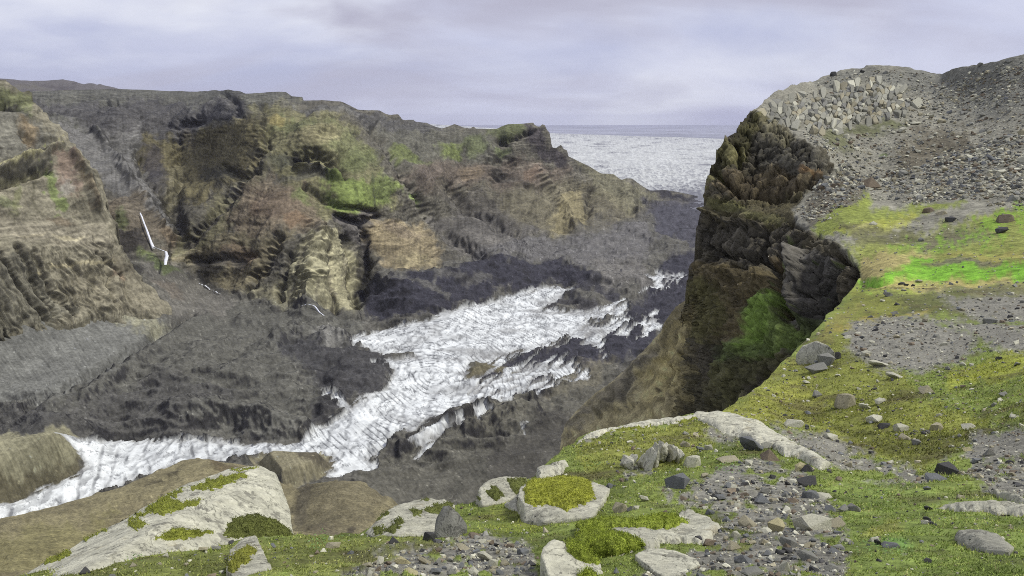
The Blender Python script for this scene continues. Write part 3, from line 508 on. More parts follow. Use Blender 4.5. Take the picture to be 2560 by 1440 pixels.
px, py = s.px, s.py; P0 = s.P.copy()
w1 = perlin(np.stack([px / 45, py / 26, px * 0], -1)); w2 = perlin(np.stack([px / 13, py / 8, px * 0 + 4], -1))
gul = fbm(P0 * np.array([1 / 70, 1 / 120, 1 / 600]), 3, 0.42, True); blk = fbm(P0 / 55, 3, 0.5); blk2 = fbm(P0 / 11, 3, 0.6, True)
low = sstep(600, 700, py + 0.2 * px); rl = fbm(np.stack([(px * 0.84 - py * 0.54) / 17 + 0.6 * w1, (px * 0.54 + py * 0.84) / 130, px * 0], -1), 3, 0.5, True) * 2 - 0.8; zz = P0[..., 2] + 9 * fbm(P0 / 110, 2) + 0.10 * P0[..., 0]
bed = np.abs((zz / 26) % 1 - 0.5) * 2
rel = 12 * (gul - 0.35) + 6 * blk + 1.3 * (blk2 - 0.3) + 0.8 * (sstep(0.2, 0.7, bed) - 0.5) * (1 - low) + low * (4.5 * rl) * sstep(20, 60, s.sd)
for q, w, a in [([(-10, 430), (60, 400), (125, 378), (150, 370)], 8, 12), ([(-10, 460), (60, 432), (120, 420)], 9, -16), ([(0, 250), (40, 270)], 9, -14), ([(60, 340), (100, 380)], 12, -8), ([(180, 390), (215, 450), (240, 520)], 10, 12), ([(0, 640), (60, 740), (110, 800)], 9, -14), ([(40, 620), (95, 720), (140, 790)], 8, -12), ([(75, 640), (130, 730), (180, 790)], 7, -10), ([(-40, 690), (10, 780)], 8, -10), ([(230, 640), (300, 690)], 5, -8), ([(250, 660), (270, 700), (280, 760)], 6, -8)]:
    rel += a * np.exp(-(polydist(px + 8 * w1, py + 6 * w2, q, False)[0] / w) ** 2)
s.P = s.P + s.N * (rel * (0.6 + 0.4 * sstep(0, 22, s.sd)))[..., None]; s.renormal()
p = Painter(px, py, (126, 119, 98))
p.poly([(-80, 190), (0, 200), (60, 230), (95, 270), (80, 290), (0, 250), (-80, 250)], (108, 110, 74), 10); p.poly([(-80, 250), (0, 250), (90, 300), (130, 370), (60, 400), (-80, 420)], (118, 114, 100), 14); p.ell(40, 272, 40, 12, (74, 72, 66), 0.7, 20); p.ell(70, 330, 22, 40, (138, 116, 82), 0.7, -30); p.ell(90, 360, 16, 18, (80, 76, 66), 0.6)
p.line([(-20, 425), (60, 400), (120, 376), (155, 368)], 5, (172, 164, 118), 0.9, 0.4); p.line([(-20, 450), (40, 436), (100, 420)], 5, (150, 144, 108), 0.7, 0.4); p.ell(90, 410, 40, 11, (74, 72, 62), 0.85, -15); p.ell(40, 425, 60, 10, (92, 88, 74), 0.7, -20)
p.poly([(130, 395), (190, 400), (215, 470), (200, 500), (150, 460)], (126, 108, 92), 12); p.ell(170, 470, 22, 26, (132, 128, 116), 0.7); p.line([(120, 430), (140, 480), (165, 520)], 11, (108, 122, 62), 0.8); p.line([(50, 470), (40, 540)], 12, (106, 108, 66), 0.6); p.ell(20, 500, 30, 18, (96, 104, 62), 0.6); p.line([(90, 440), (100, 520)], 6, (84, 80, 60), 0.6); p.line([(190, 400), (225, 470), (240, 520)], 9, (98, 84, 62), 0.7)
p.poly([(-80, 540), (120, 530), (270, 560), (290, 620), (200, 640), (60, 600), (-80, 580)], (130, 122, 102), 14); p.ell(150, 545, 40, 12, (92, 76, 56), 0.6, 15); p.ell(170, 600, 40, 8, (178, 166, 130), 0.6, 8); p.ell(80, 585, 40, 5, (172, 160, 128), 0.5); p.line([(120, 660), (200, 668), (280, 655)], 5, (172, 160, 124), 0.7, 0.4)
p.poly([(-80, 620), (60, 640), (140, 730), (200, 790), (60, 830), (-80, 860)], (112, 107, 90), 12); p.poly([(160, 690), (290, 670), (330, 700), (400, 750), (432, 776), (340, 800), (230, 790)], (130, 122, 100), 10); p.ell(285, 690, 20, 14, (120, 98, 76), 0.7, 30); p.poly([(260, 640), (320, 660), (340, 700), (280, 690)], (104, 96, 78), 6, 0.7)
mot = fbm(P0 / 13, 4, 0.65); strata = fbm(np.stack([P0[..., 0] / 50, P0[..., 1] / 50, zz / 5], -1), 4, 0.6); down = fbm(np.stack([(px - 0.4 * py) / 7, py / 60, px * 0], -1) + w1[..., None] * 0.6, 4, 0.6)
tone = 1 + 0.40 * mot + 0.9 * strata * (1 - 0.6 * low) + 0.6 * down + 0.26 * blk
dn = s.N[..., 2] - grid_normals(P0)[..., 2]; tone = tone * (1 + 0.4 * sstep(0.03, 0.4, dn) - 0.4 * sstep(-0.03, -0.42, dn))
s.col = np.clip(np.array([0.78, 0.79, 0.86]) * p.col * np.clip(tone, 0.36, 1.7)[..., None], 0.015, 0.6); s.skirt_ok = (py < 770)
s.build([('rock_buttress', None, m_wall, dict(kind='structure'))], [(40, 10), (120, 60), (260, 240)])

# ================================================================== BROWN SLOPE BELOW THE VIEWPOINT (lower left)
t = TPS([(-600, 1480, 260), (-600, 1700, 110), (-80, 1330, 300), (0, 1299, 310), (250, 1235, 325), (480, 1150, 355), (560, 1157, 350), (720, 1230, 320), (860, 1201, 300), (941, 1229, 290), (1000, 1280, 270), (-80, 1440, 190), (300, 1400, 200), (600, 1350, 220), (850, 1300, 235), (1000, 1360, 215), (-80, 1580, 110), (500, 1580, 110), (1050, 1580, 110)])
s = Sheet([(-600, 1480), (-300, 1395), (-80, 1328), (0, 1299), (101, 1276), (188, 1252), (250, 1235), (300, 1222), (353, 1196), (420, 1170), (453, 1153), (480, 1149), (520, 1150), (554, 1157), (600, 1162), (650, 1172), (700, 1208), (740, 1222), (790, 1208), (830, 1203), (860, 1201), (884, 1204), (915, 1214), (941, 1229), (965, 1252), (1000, 1275), (1050, 1300), (1080, 1350), (1080, 1640), (-600, 1640)], t, 4)
s.P[..., 2] += (3.5 * fbm(s.P / 40, 3) + 1.4 * fbm(s.P / 9, 4, 0.6, True)) * (0.3 + 0.7 * sstep(0, 20, s.sd)); s.renormal()
p = Painter(s.px, s.py, (118, 109, 82)); p.poly([(-80, 1330), (200, 1260), (480, 1160), (560, 1180), (300, 1290), (-80, 1440)], (124, 115, 86), 14); p.poly([(-80, 1380), (150, 1310), (300, 1300), (150, 1420), (-80, 1480)], (124, 117, 76), 20, 0.7)
p.poly([(500, 1150), (560, 1157), (700, 1208), (640, 1240), (540, 1180)], (88, 76, 56), 8, 0.8); p.poly([(740, 1215), (860, 1201), (970, 1250), (930, 1290), (880, 1340), (740, 1330)], (104, 96, 74), 8); p.poly([(740, 1222), (790, 1210), (780, 1300), (735, 1330)], (80, 74, 62), 8, 0.7); p.ell(870, 1325, 30, 9, (58, 52, 44), 0.9, -40); p.ell(800, 1330, 60, 14, (84, 76, 62), 0.6)
for q in [([(360, 1215), (400, 1205)]), ([(420, 1190), (440, 1186)])]: p.line(q, 5, (66, 60, 48), 0.7)
run = fbm(np.stack([(s.px + 0.55 * s.py) / 9, s.py / 50, s.px * 0], -1), 4, 0.6); spk = perlin(s.P / 1.1 + 3) > 0.62
s.col = np.clip(p.col * np.clip(1 + 0.6 * fbm(s.P / 5, 5, 0.7) + 0.35 * fbm(s.P / 25, 3) + 0.35 * run, 0.4, 1.7)[..., None] * np.where(spk, 1.5, 1.0)[..., None], 0.02, 0.5); s.skirt_ok = s.py < 1400
m_slope = terrain_mat('brown_slope', 0.9, 0.15, (0.6, 1.4), 0.8, 0.6)
s.build([('lower_slope', None, m_slope, dict(kind='structure'))], [(20, 10), (60, 60), (90, 140)])

# ================================================================== SANDSTONE SPUR UNDER THE HEADLAND
t = TPS([(1760, 720, 118), (1735, 740, 118), (1690, 772, 122), (1650, 830, 124), (1600, 885, 122), (1545, 942, 120), (1500, 978, 118), (1440, 1035, 115), (1405, 1090, 112), (1780, 900, 75), (1740, 820, 78), (1700, 860, 83), (1690, 905, 83), (1640, 950, 96), (1600, 1000, 92), (1680, 1030, 75), (1500, 1060, 100), (1450, 1100, 98), (1760, 1040, 72), (1900, 800, 84), (1900, 1050, 66), (1420, 1180, 88), (1700, 1180, 66), (1900, 1180, 60), (1340, 1420, 78), (1600, 1420, 50), (1900, 1420, 40)])
s = Sheet([(1790, 700), (1742, 732), (1715, 752), (1690, 770), (1668, 800), (1650, 830), (1625, 858), (1600, 883), (1575, 912), (1545, 941), (1520, 962), (1500, 975), (1470, 1005), (1440, 1030), (1418, 1060), (1406, 1088), (1404, 1120), (1390, 1200), (1360, 1300), (1330, 1420), (1900, 1420), (1900, 700)], t, 3)
P0 = s.P.copy(); px, py = s.px, s.py; w1 = perlin(np.stack([px / 60, py / 40, px * 0], -1)); w2 = perlin(np.stack([px / 15, py / 11, px * 0 + 4], -1))
lam = (px * 0.62 + py * 0.78) ; lam = (px - 1700) * 0.80 + (py - 900) * 0.32 + 26 * w1                                   # swirling beds
rel = 1.6 * fbm(P0 / 14, 3) + 0.35 * np.sin(lam / 9 + 2 * w1) + 0.6 * fbm(P0 / 3, 4, 0.6, True)
s.P = s.P + s.N * (rel * (0.3 + 0.7 * sstep(0, 20, s.sd)))[..., None]; s.renormal()
p = Painter(px, py, (124, 114, 82)); p.poly([(1680, 800), (1745, 760), (1750, 900), (1700, 1000), (1640, 1030), (1600, 1000), (1620, 920)], (124, 113, 76), 14); p.poly([(1600, 885), (1680, 830), (1640, 900), (1560, 990), (1450, 1060), (1405, 1090), (1440, 1035), (1545, 942)], (98, 91, 74), 12); p.poly([(1690, 770), (1740, 740), (1745, 800), (1690, 860), (1640, 870)], (92, 83, 54), 10, 0.8); p.line([(1610, 900), (1560, 985), (1500, 1040)], 12, (62, 58, 48), 0.7); p.line([(1700, 870), (1680, 960), (1660, 1010)], 8, (72, 64, 42), 0.7); p.poly([(1735, 800), (1800, 780), (1800, 1100), (1690, 1050), (1720, 950)], (58, 52, 36), 14, 0.85)
s.col = np.clip(1.55 * p.col * np.clip(1 + 0.26 * np.sin(lam / 5.5 + 3 * w1 + w2) + 0.4 * fbm(P0 / 2.2, 5, 0.65) + 0.35 * fbm(np.stack([(px * 0.75 - py * 0.2) / 9, (px * 0.5 + py * 0.85) / 70, px * 0], -1), 4, 0.6), 0.5, 1.6)[..., None], 0.02, 0.42); s.skirt_ok = (py < 1400) & (px < 1800)
m_spur = terrain_mat('spur_rock', 2.2, 0.3, (0.65, 1.35), 0.8, 0.3)
s.build([('sandstone_spur', None, m_spur, dict(kind='structure'))], [(6, 3), (25, 30), (50, 110)])
print('spur', time.time() - T0)

# ================================================================== HEADLAND AND FOREGROUND HILLSIDE
SHARE = [(2150, 700, 38), (2160, 640, 43.5), (2300, 680, 37.5), (2450, 675, 36.5), (2560, 670, 36), (2700, 665, 35.5), (2300, 620, 45), (2450, 615, 44), (2560, 610, 43.5), (2700, 600, 43), (2200, 600, 48), (2300, 740, 30.5), (2180, 740, 31.5), (2450, 740, 29.5), (2560, 740, 28.5), (2700, 740, 28)]
tE = TPS(SHARE + [(2560, 138, 104), (2700, 118, 100), (2500, 153, 104), (2440, 163, 107), (2380, 176, 111), (2350, 187, 115), (2280, 170, 119), (2190, 162, 121), (2130, 171, 120), (2085, 184, 117), (2040, 202, 114), (2000, 207, 104), (1950, 226, 94), (1900, 258, 86), (1850, 303, 81), (1815, 345, 78), (1786, 395, 76.5), (1765, 450, 75), (1763, 490, 74), (1748, 560, 73), (1742, 640, 71), (1733, 715, 70), (1745, 800, 73), (1690, 830, 100), (1738, 950, 71), (1660, 950, 100), (1705, 1090, 66), (1620, 1100, 92), (1600, 1260, 88),
                  (1930, 290, 84), (2000, 330, 78), (2060, 380, 73), (1870, 330, 78.5), (1850, 400, 75), (1950, 400, 72.5), (2050, 420, 69), (1800, 470, 72.5), (1900, 470, 70), (2000, 470, 66.5), (1850, 515, 66.5), (1950, 525, 62), (2050, 520, 59.5), (1800, 600, 66), (1900, 600, 59), (1980, 620, 54), (1850, 560, 64.5), (2000, 565, 56), (2080, 590, 50.5), (2120, 640, 44), (2050, 680, 46), (2000, 720, 46.5), (2135, 700, 40), (2100, 760, 42), (2050, 800, 43), (1980, 780, 46), (1950, 850, 44), (1850, 800, 51), (1790, 800, 61),
                  (1850, 950, 48), (1780, 950, 57), (1950, 950, 42), (1850, 1050, 46), (2100, 850, 41), (2000, 1000, 41), (1720, 1260, 60), (1900, 1260, 44), (2180, 800, 40), (2150, 950, 40), (3000, 60, 98), (3000, 300, 78), (3000, 500, 52), (3000, 716, 27), (2100, 520, 58), (2200, 530, 59.5), (2300, 520, 60), (2420, 540, 55), (2560, 540, 53), (2700, 530, 52), (2175, 455, 72), (2100, 440, 70), (2300, 440, 73), (2560, 440, 69), (2700, 430, 68), (2400, 380, 80), (2250, 370, 82), (2150, 360, 82), (2560, 300, 86), (2700, 290, 84), (2300, 280, 98), (2200, 250, 101), (2100, 280, 93), (2050, 240, 101), (2420, 240, 102), (2560, 210, 98), (2350, 220, 108)])
tF = TPS(SHARE + [(3000, 690, 31), (3000, 900, 15), (3000, 1200, 6), (3000, 1440, 2.7), (3000, 1720, 1.5), (1500, 1720, 1.35), (0, 1720, 1.7), (-520, 1720, 2.6), (-120, 1500, 4.3), (0, 1447, 4.6), (60, 1436, 4.7), (350, 1362, 5.4), (500, 1345, 5.4), (740, 1337, 5.2), (900, 1330, 5.1), (1000, 1292, 5.7), (1140, 1266, 6.2), (1200, 1246, 6.6), (1300, 1200, 7.4), (1335, 1190, 7.6), (1420, 1112, 9.4), (1480, 1076, 10.2), (1600, 1056, 11.2), (1740, 1031, 12.3), (1800, 1030, 12.3), (1960, 905, 18.6), (2000, 868, 21), (2060, 795, 26), (2110, 745, 32),
                  (0, 1580, 2.6), (500, 1580, 2.2), (1000, 1580, 1.9), (1500, 1580, 1.8), (2000, 1580, 1.8), (2700, 1580, 1.9), (-120, 1580, 2.9), (350, 1440, 3.4), (700, 1440, 3.0), (1000, 1440, 2.7), (1280, 1440, 2.6), (1600, 1440, 2.5), (2000, 1440, 2.5), (2560, 1440, 2.6), (1100, 1360, 3.9), (1250, 1300, 5.0), (1400, 1350, 3.7), (1500, 1250, 5.4), (1480, 1160, 7.6), (1600, 1150, 7.6), (1700, 1250, 5.2), (1750, 1120, 8.3), (1750, 1340, 3.7), (1900, 1180, 6.6), (1880, 1080, 9.8), (1950, 1110, 8.8),
                  (2000, 1180, 6.7), (2050, 1150, 7.5), (2075, 1170, 7.2), (2000, 1250, 5.3), (2000, 1340, 3.7), (1960, 1060, 11.6), (2020, 1080, 11), (2100, 1120, 9.8), (2150, 1190, 7.4), (2200, 1150, 9), (2300, 1250, 5.7), (2300, 1340, 3.8), (2560, 1340, 3.9), (2560, 1250, 5.5), (2400, 1180, 7.8), (2560, 1150, 8.2), (2250, 1050, 12), (2560, 1050, 10.6), (1850, 1020, 12.6), (1900, 980, 14.6), (2000, 950, 16.4), (2100, 1000, 14), (2300, 950, 15), (2560, 950, 13.6), (2150, 880, 19), (2300, 850, 20.5), (2560, 850, 18.8), (2120, 800, 25), (2300, 790, 25), (2560, 780, 24.5), (2700, 1050, 10), (2700, 850, 18), (2700, 1250, 5.4)])
E_OUT = [(1600, 1260), (1620, 1100), (1640, 1000), (1662, 900), (1692, 822), (1722, 765), (1734, 738), (1733, 715), (1740, 680), (1742, 640), (1748, 590), (1748, 540), (1763, 490), (1765, 450), (1780, 420), (1786, 395), (1795, 375), (1815, 345), (1835, 322), (1850, 303), (1880, 275), (1900, 258), (1930, 238), (1950, 226), (1975, 214), (2000, 207), (2040, 203), (2060, 192), (2085, 184), (2110, 174), (2130, 171), (2155, 170), (2165, 164), (2190, 162), (2240, 164), (2280, 170), (2320, 180), (2345, 187), (2355, 187), (2380, 175),
         (2410, 168), (2440, 162), (2480, 155), (2500, 152), (2560, 138), (2700, 118), (3000, 60), (3000, 716), (2170, 716), (2190, 780), (2150, 950), (1960, 1200), (1900, 1260)]
E = s = Sheet(ragged(E_OUT, 8, 7, lambda x, y: x < 1960 and 215 < y < 1050), tE, 2.3); px, py = s.px, s.py; P0 = s.P.copy()
w1 = perlin(np.stack([px / 45, py / 36, px * 0], -1)); w2 = perlin(np.stack([px / 13, py / 10, px * 0 + 4], -1))
CLIFF = [(1600, 1200), (1600, 300), (1840, 290), (1890, 275), (1940, 300), (2000, 345), (2060, 388), (2092, 425), (2070, 445), (2030, 475), (1985, 520), (1995, 560), (2040, 585), (2108, 622), (2148, 680), (2140, 720), (2160, 900), (2100, 1200)]
cliff = sstep(-6, 12, sdf(px + 8 * w1, py + 8 * w1, CLIFF) + 5 * w2)
shelf = sstep(0, 16, sdf(px + 8 * w1, py + 6 * w1, [(1765, 495), (1850, 500), (1930, 500), (2000, 480), (2060, 450), (1990, 525), (1995, 560), (1900, 560), (1840, 540), (1760, 535)]))
lowc = sstep(0, 30, sdf(px + 8 * w1, py + 8 * w1, [(1700, 640), (1800, 650), (1900, 670), (1945, 660), (1970, 800), (1990, 830), (2050, 830), (2000, 960), (1800, 1150), (1650, 1150)]))
hard = cliff * (1 - 0.75 * shelf) * (1 - 0.45 * lowc)
def voro(p, seed):
    """cell-like blocks: nearest jittered lattice point, and distance to the second nearest"""
    p = np.asarray(p, np.float32); sh = p.shape[:-1]; p = p.reshape(-1, 3); fl_ = np.floor(p).astype(np.int64); d1 = np.full(len(p), 9.0, np.float32); d2 = d1.copy(); cid = np.zeros(len(p), np.int64)
    for dx in (-1, 0, 1):
        for dy in (-1, 0, 1):
            for dz in (-1, 0, 1):
                c = fl_ + np.array([dx, dy, dz]); h = PERM[(PERM[(PERM[(c[:, 0] + seed) & 255] + c[:, 1]) & 255] + c[:, 2]) & 255]
                d = np.linalg.norm(c + 0.5 + 0.42 * G3[h] - p, axis=1); m = d < d1
                d2 = np.where(m, d1, np.minimum(d2, d)); cid = np.where(m, h, cid); d1 = np.where(m, d, d1)
    return (cid / 255.0).reshape(sh), (d2 - d1).reshape(sh)
sel = cliff > 0.02
bid = np.zeros(px.shape); bed_ = np.ones(px.shape); bid2 = np.zeros(px.shape); bed2_ = np.ones(px.shape)
wp = P0[sel] + 0.8 * fbm(P0[sel] / 2.0, 2)[:, None]
bid[sel], bed_[sel] = voro(wp / np.array([1.9, 1.9, 2.6]), 3); bid2[sel], bed2_[sel] = voro(wp / np.array([0.75, 0.75, 1.0]), 8)
big = fbm(P0 / 9, 3, 0.55); fine = fbm(P0 / 1.6, 4, 0.6); zz = P0[..., 2] + 1.2 * fbm(P0 / 12, 2)
rel = cliff * (1.5 * big + 0.25 * fine) + hard * (0.65 * (bid - 0.5) + 0.4 * (bid2 - 0.5) - 0.55 * sstep(0.10, 0.0, bed_) - 0.2 * sstep(0.10, 0.0, bed2_)) + lowc * cliff * (1.1 * fbm(P0 * np.array([1 / 3.5, 1 / 3.5, 1 / 1.3]), 3, 0.6, True) + 1.0 * fbm(P0 / 3.2 + 9, 3))
for q, w, a in [([(1790, 440), (1850, 480), (1930, 482), (2000, 470), (2050, 455)], 7, -1.6), ([(1770, 530), (1830, 560), (1900, 565)], 6, 0.8), ([(1960, 610), (1945, 680), (1970, 780)], 8, -1.6), ([(2100, 640), (2075, 720), (2060, 800)], 8, -1.8), ([(1880, 640), (1930, 665), (1960, 640)], 7, -1.5), ([(1770, 620), (1830, 640), (1880, 635)], 7, -1.2), ([(1840, 350), (1850, 420)], 6, -1.1), ([(1905, 570), (1910, 640)], 6, -1.0), ([(2010, 650), (2000, 740), (2010, 800)], 12, 1.4), ([(1740, 690), (1770, 740)], 8, -1.0), ([(2120, 640), (2140, 690), (2110, 740)], 6, -1.0)]:
    rel += a * cliff * np.exp(-(polydist(px + 6 * w1, py + 5 * w2, q, False)[0] / w) ** 2)
near = np.clip(np.linalg.norm(P0[..., :2], axis=-1) / 60, 0.2, 1.4)
def top_relief(P):          # shared by the two sheets so that they meet
    r = np.linalg.norm(P[..., :2], axis=-1)
    return 0.30 * fbm(P / 6.5, 3) * sstep(9, 22, r) + 0.10 * fbm(P / 1.7, 3) * sstep(3, 9, r) + 0.035 * fbm(P / 0.45, 3) + 0.012 * fbm(P / 0.12, 2) * sstep(20, 8, r)
rel *= (0.6 + 0.4 * sstep(0, 14, s.sd))
s.P = s.P + s.N * rel[..., None]; s.P[..., 2] += -0.8 * sstep(689, 714, py) * sstep(2130, 2170, px) + (1 - cliff) * (top_relief(P0) + 0.25 * fbm(P0 / 2.2, 3) * sstep(560, 500, py)); s.renormal()
p = Painter(px, py, (128, 125, 116), (20, 4))
p.poly([(2030, 210), (2165, 165), (2280, 168), (2350, 187), (2560, 138), (2700, 118), (2700, 260), (2400, 300), (2280, 220), (2150, 205)], (110, 109, 104), 14); p.poly([(2290, 330), (2420, 330), (2430, 380), (2330, 420), (2250, 440), (2240, 400)], (88, 80, 66), 22, 0.8); p.poly([(2120, 320), (2240, 300), (2280, 310), (2200, 330), (2100, 340)], (82, 86, 48), 9, 0.8); p.ell(2090, 355, 40, 26, (96, 100, 56), 0.7, 30); p.ell(2110, 240, 26, 8, (98, 100, 60), 0.6)
p.poly([(2030, 480), (2120, 420), (2200, 440), (2120, 520), (2030, 560), (2000, 555)], (88, 82, 72), 14, 0.8); p.ell(2200, 390, 14, 6, (90, 110, 52), 0.7)
def plateau_paint(p):
    p.poly([(2020, 570), (2140, 485), (2170, 470), (2160, 520), (2260, 520), (2400, 490), (2420, 500), (2330, 530), (2200, 560), (2100, 600)], (126, 138, 50), 10, 0.9); p.poly([(2060, 590), (2200, 545), (2280, 530), (2300, 545), (2180, 590)], (160, 162, 60), 9, 0.7); p.ell(2160, 565, 40, 7, (176, 170, 110), 0.6, -12)
    p.poly([(2100, 610), (2300, 575), (2560, 520), (2700, 500), (2700, 740), (2140, 740), (2150, 680)], (132, 140, 56), 18, 0.9); p.poly([(2250, 600), (2400, 560), (2500, 590), (2400, 620), (2280, 625)], (106, 100, 84), 10, 0.85); p.poly([(2100, 560), (2300, 575), (2260, 610), (2140, 620)], (96, 94, 66), 12, 0.8)
    p.poly([(2230, 625), (2330, 600), (2480, 560), (2560, 525), (2700, 500), (2700, 545), (2560, 562), (2420, 612), (2300, 630)], (122, 160, 44), 20, 0.85, 1.6, 1.0); p.poly([(2150, 640), (2330, 615), (2360, 640), (2250, 660), (2200, 690), (2150, 690)], (168, 152, 98), 9, 0.8); p.poly([(2340, 640), (2500, 625), (2700, 600), (2700, 650), (2450, 652)], (150, 140, 70), 9, 0.7)
    p.poly([(2150, 705), (2260, 668), (2280, 645), (2330, 628), (2360, 640), (2300, 660), (2450, 660), (2560, 655), (2700, 650), (2700, 706), (2450, 700), (2300, 700), (2170, 712)], (116, 176, 40), 12, 0.95, 1.4, 0.9); p.poly([(2310, 660), (2400, 648), (2520, 650), (2480, 660), (2350, 668)], (104, 98, 78), 5, 0.9); p.poly([(2160, 712), (2300, 692), (2480, 695), (2600, 706), (2420, 722), (2250, 724)], (166, 150, 90), 7, 0.8)
    p.poly([(2160, 740), (2400, 725), (2700, 712), (2700, 780), (2400, 800), (2240, 790)], (88, 90, 50), 12, 0.85); p.poly([(2280, 720), (2700, 690), (2700, 730), (2420, 745)], (118, 114, 84), 8, 0.6)
plateau_paint(p)
c = p.col.copy()
q = Painter(px, py, (52, 48, 40), (20, 5)); r = q
q.poly([(1760, 480), (1770, 400), (1850, 300), (1900, 262), (1960, 300), (1900, 330), (1860, 400), (1800, 440)], (66, 64, 34), 12); q.poly([(1870, 340), (1960, 310), (2060, 390), (2090, 430), (1980, 440), (1880, 430)], (60, 58, 54), 10); q.poly([(1900, 300), (1960, 310), (2010, 350), (1960, 360), (1910, 340)], (84, 80, 62), 10, 0.8); q.poly([(1780, 450), (1880, 430), (2040, 430), (2060, 450), (1990, 470), (1850, 490)], (70, 60, 44), 8); q.ell(2030, 425, 34, 9, (104, 74, 40), 0.7, 10); q.ell(1880, 450, 30, 14, (66, 56, 42), 0.7)
q.poly([(1760, 490), (1900, 490), (2040, 465), (2000, 530), (1960, 560), (1850, 555), (1760, 540)], (72, 66, 44), 10); q.ell(1820, 515, 60, 18, (80, 80, 40), 0.8); q.ell(1900, 540, 50, 12, (76, 76, 40), 0.7, 10); q.poly([(1750, 560), (1900, 560), (1990, 590), (2000, 640), (1900, 660), (1800, 640), (1745, 620)], (50, 47, 44), 10); q.ell(1950, 650, 14, 16, (96, 74, 36), 0.7)
q.poly([(1740, 650), (1830, 650), (1900, 690), (1940, 700), (1960, 780), (1900, 850), (1820, 860), (1740, 800)], (72, 62, 38), 14); q.poly([(1735, 700), (1800, 700), (1840, 780), (1800, 860), (1742, 860)], (70, 68, 32), 14, 0.9); q.poly([(1960, 650), (2060, 630), (2110, 660), (2130, 700), (2080, 780), (2030, 830), (1990, 830), (1970, 740)], (66, 64, 64), 8); q.poly([(2080, 650), (2140, 690), (2100, 760), (2070, 770)], (58, 52, 42), 6, 0.9)
q.poly([(1870, 830), (1930, 730), (1960, 740), (1950, 800), (1990, 820), (2060, 810), (2000, 870), (1900, 900), (1850, 890), (1820, 920), (1815, 880)], (82, 104, 38), 10, 0.9); q.poly([(1860, 860), (1900, 790), (1935, 740), (1945, 790), (1920, 840)], (104, 136, 44), 9, 0.8); q.line([(2085, 650), (2090, 740), (2060, 810)], 8, (64, 80, 30), 0.8); q.line([(1968, 600), (1962, 690)], 6, (62, 76, 30), 0.7); q.poly([(2000, 780), (2080, 770), (2040, 830), (1990, 830)], (56, 72, 30), 6, 0.8)
q.poly([(1800, 900), (1900, 900), (2000, 880), (1920, 960), (1820, 1040), (1760, 1000)], (66, 66, 34), 14, 0.9); q.poly([(1690, 1100), (1730, 940), (1790, 960), (1830, 1040), (1800, 1100)], (58, 55, 34), 12, 0.8); q.ell(1840, 880, 30, 30, (60, 74, 32), 0.7); q.poly([(1640, 800), (1742, 770), (1756, 860), (1736, 960), (1716, 1060), (1620, 1100)], (120, 109, 72), 22, 0.9)
qm = s2l((60, 55, 42)) * ALB; q.col = qm + 0.62 * (q.col - qm)
c2 = 1.6 * q.col * np.clip(1 + 0.5 * (bid - 0.5) * 2 * hard + 0.3 * (bid2 - 0.5) * 2 * hard + 0.45 * fine + 0.25 * big + 0.4 * cliff * fbm(np.stack([P0[..., 0] / 6, P0[..., 1] / 6, zz / 0.5], -1), 4, 0.6) - 0.3 * hard * sstep(0.08, 0.0, bed2_), 0.45, 1.7)[..., None]
c = c * np.clip(1 + 0.35 * fbm(P0 / 1.4, 4, 0.65) + 0.2 * fbm(P0 / 6, 3), 0.5, 1.6)[..., None]
s.col = np.clip(c * (1 - cliff[..., None]) + c2 * cliff[..., None], 0.012, 0.6); s.skirt_ok = (px < 1800) | (py < 300)
m_head = terrain_mat('headland_rock', 2.6, 0.35, (0.62, 1.4), 0.8, 0.25)
E_obj = s.build([('headland', None, m_head, dict(kind='structure'))], [(3, 0.5), (10, 6), (30, 60)])[0]
print('headland', time.time() - T0)

F_OUT = [(-520, 1700), (-300, 1590), (-120, 1502), (0, 1449), (60, 1438), (200, 1404), (350, 1364), (500, 1348), (620, 1344), (740, 1338), (820, 1337), (900, 1331), (950, 1308), (1000, 1292), (1070, 1275), (1140, 1266), (1200, 1247), (1250, 1224), (1300, 1201), (1335, 1190), (1380, 1146), (1420, 1113), (1450, 1092), (1480, 1078), (1540, 1067), (1600, 1058), (1680, 1044), (1740, 1033), (1800, 1031), (1830, 1012), (1855, 992), (1880, 975), (1905, 957), (1930, 935), (1960, 905), (1975, 890), (2000, 868),
         (2020, 843), (2040, 820), (2060, 795), (2080, 775), (2100, 755), (2118, 738), (2130, 725), (2140, 708), (2146, 696), (2152, 692), (2160, 688), (3000, 688), (3000, 1720), (-520, 1720)]
F_OUT = ragged(F_OUT, 8, 7, lambda x, y: 300 < x < 2140 and y < 1400)
Fs = s = Sheet(F_OUT, tF, 2.3); px, py = s.px, s.py; P0 = s.P.copy()
w1 = perlin(np.stack([px / 60, py / 30, px * 0], -1)); w2 = perlin(np.stack([px / 15, py / 9, px * 0 + 4], -1)); w3 = perlin(np.stack([px / 6, py / 4, px * 0 + 14], -1))
edge = np.maximum(sstep(0, 16, s.sd) * 0.85 + 0.15, sstep(2140, 2170, px) * sstep(760, 730, py))
s.P[..., 2] += top_relief(P0) * edge
rr = np.linalg.norm(P0[..., :2], axis=-1)
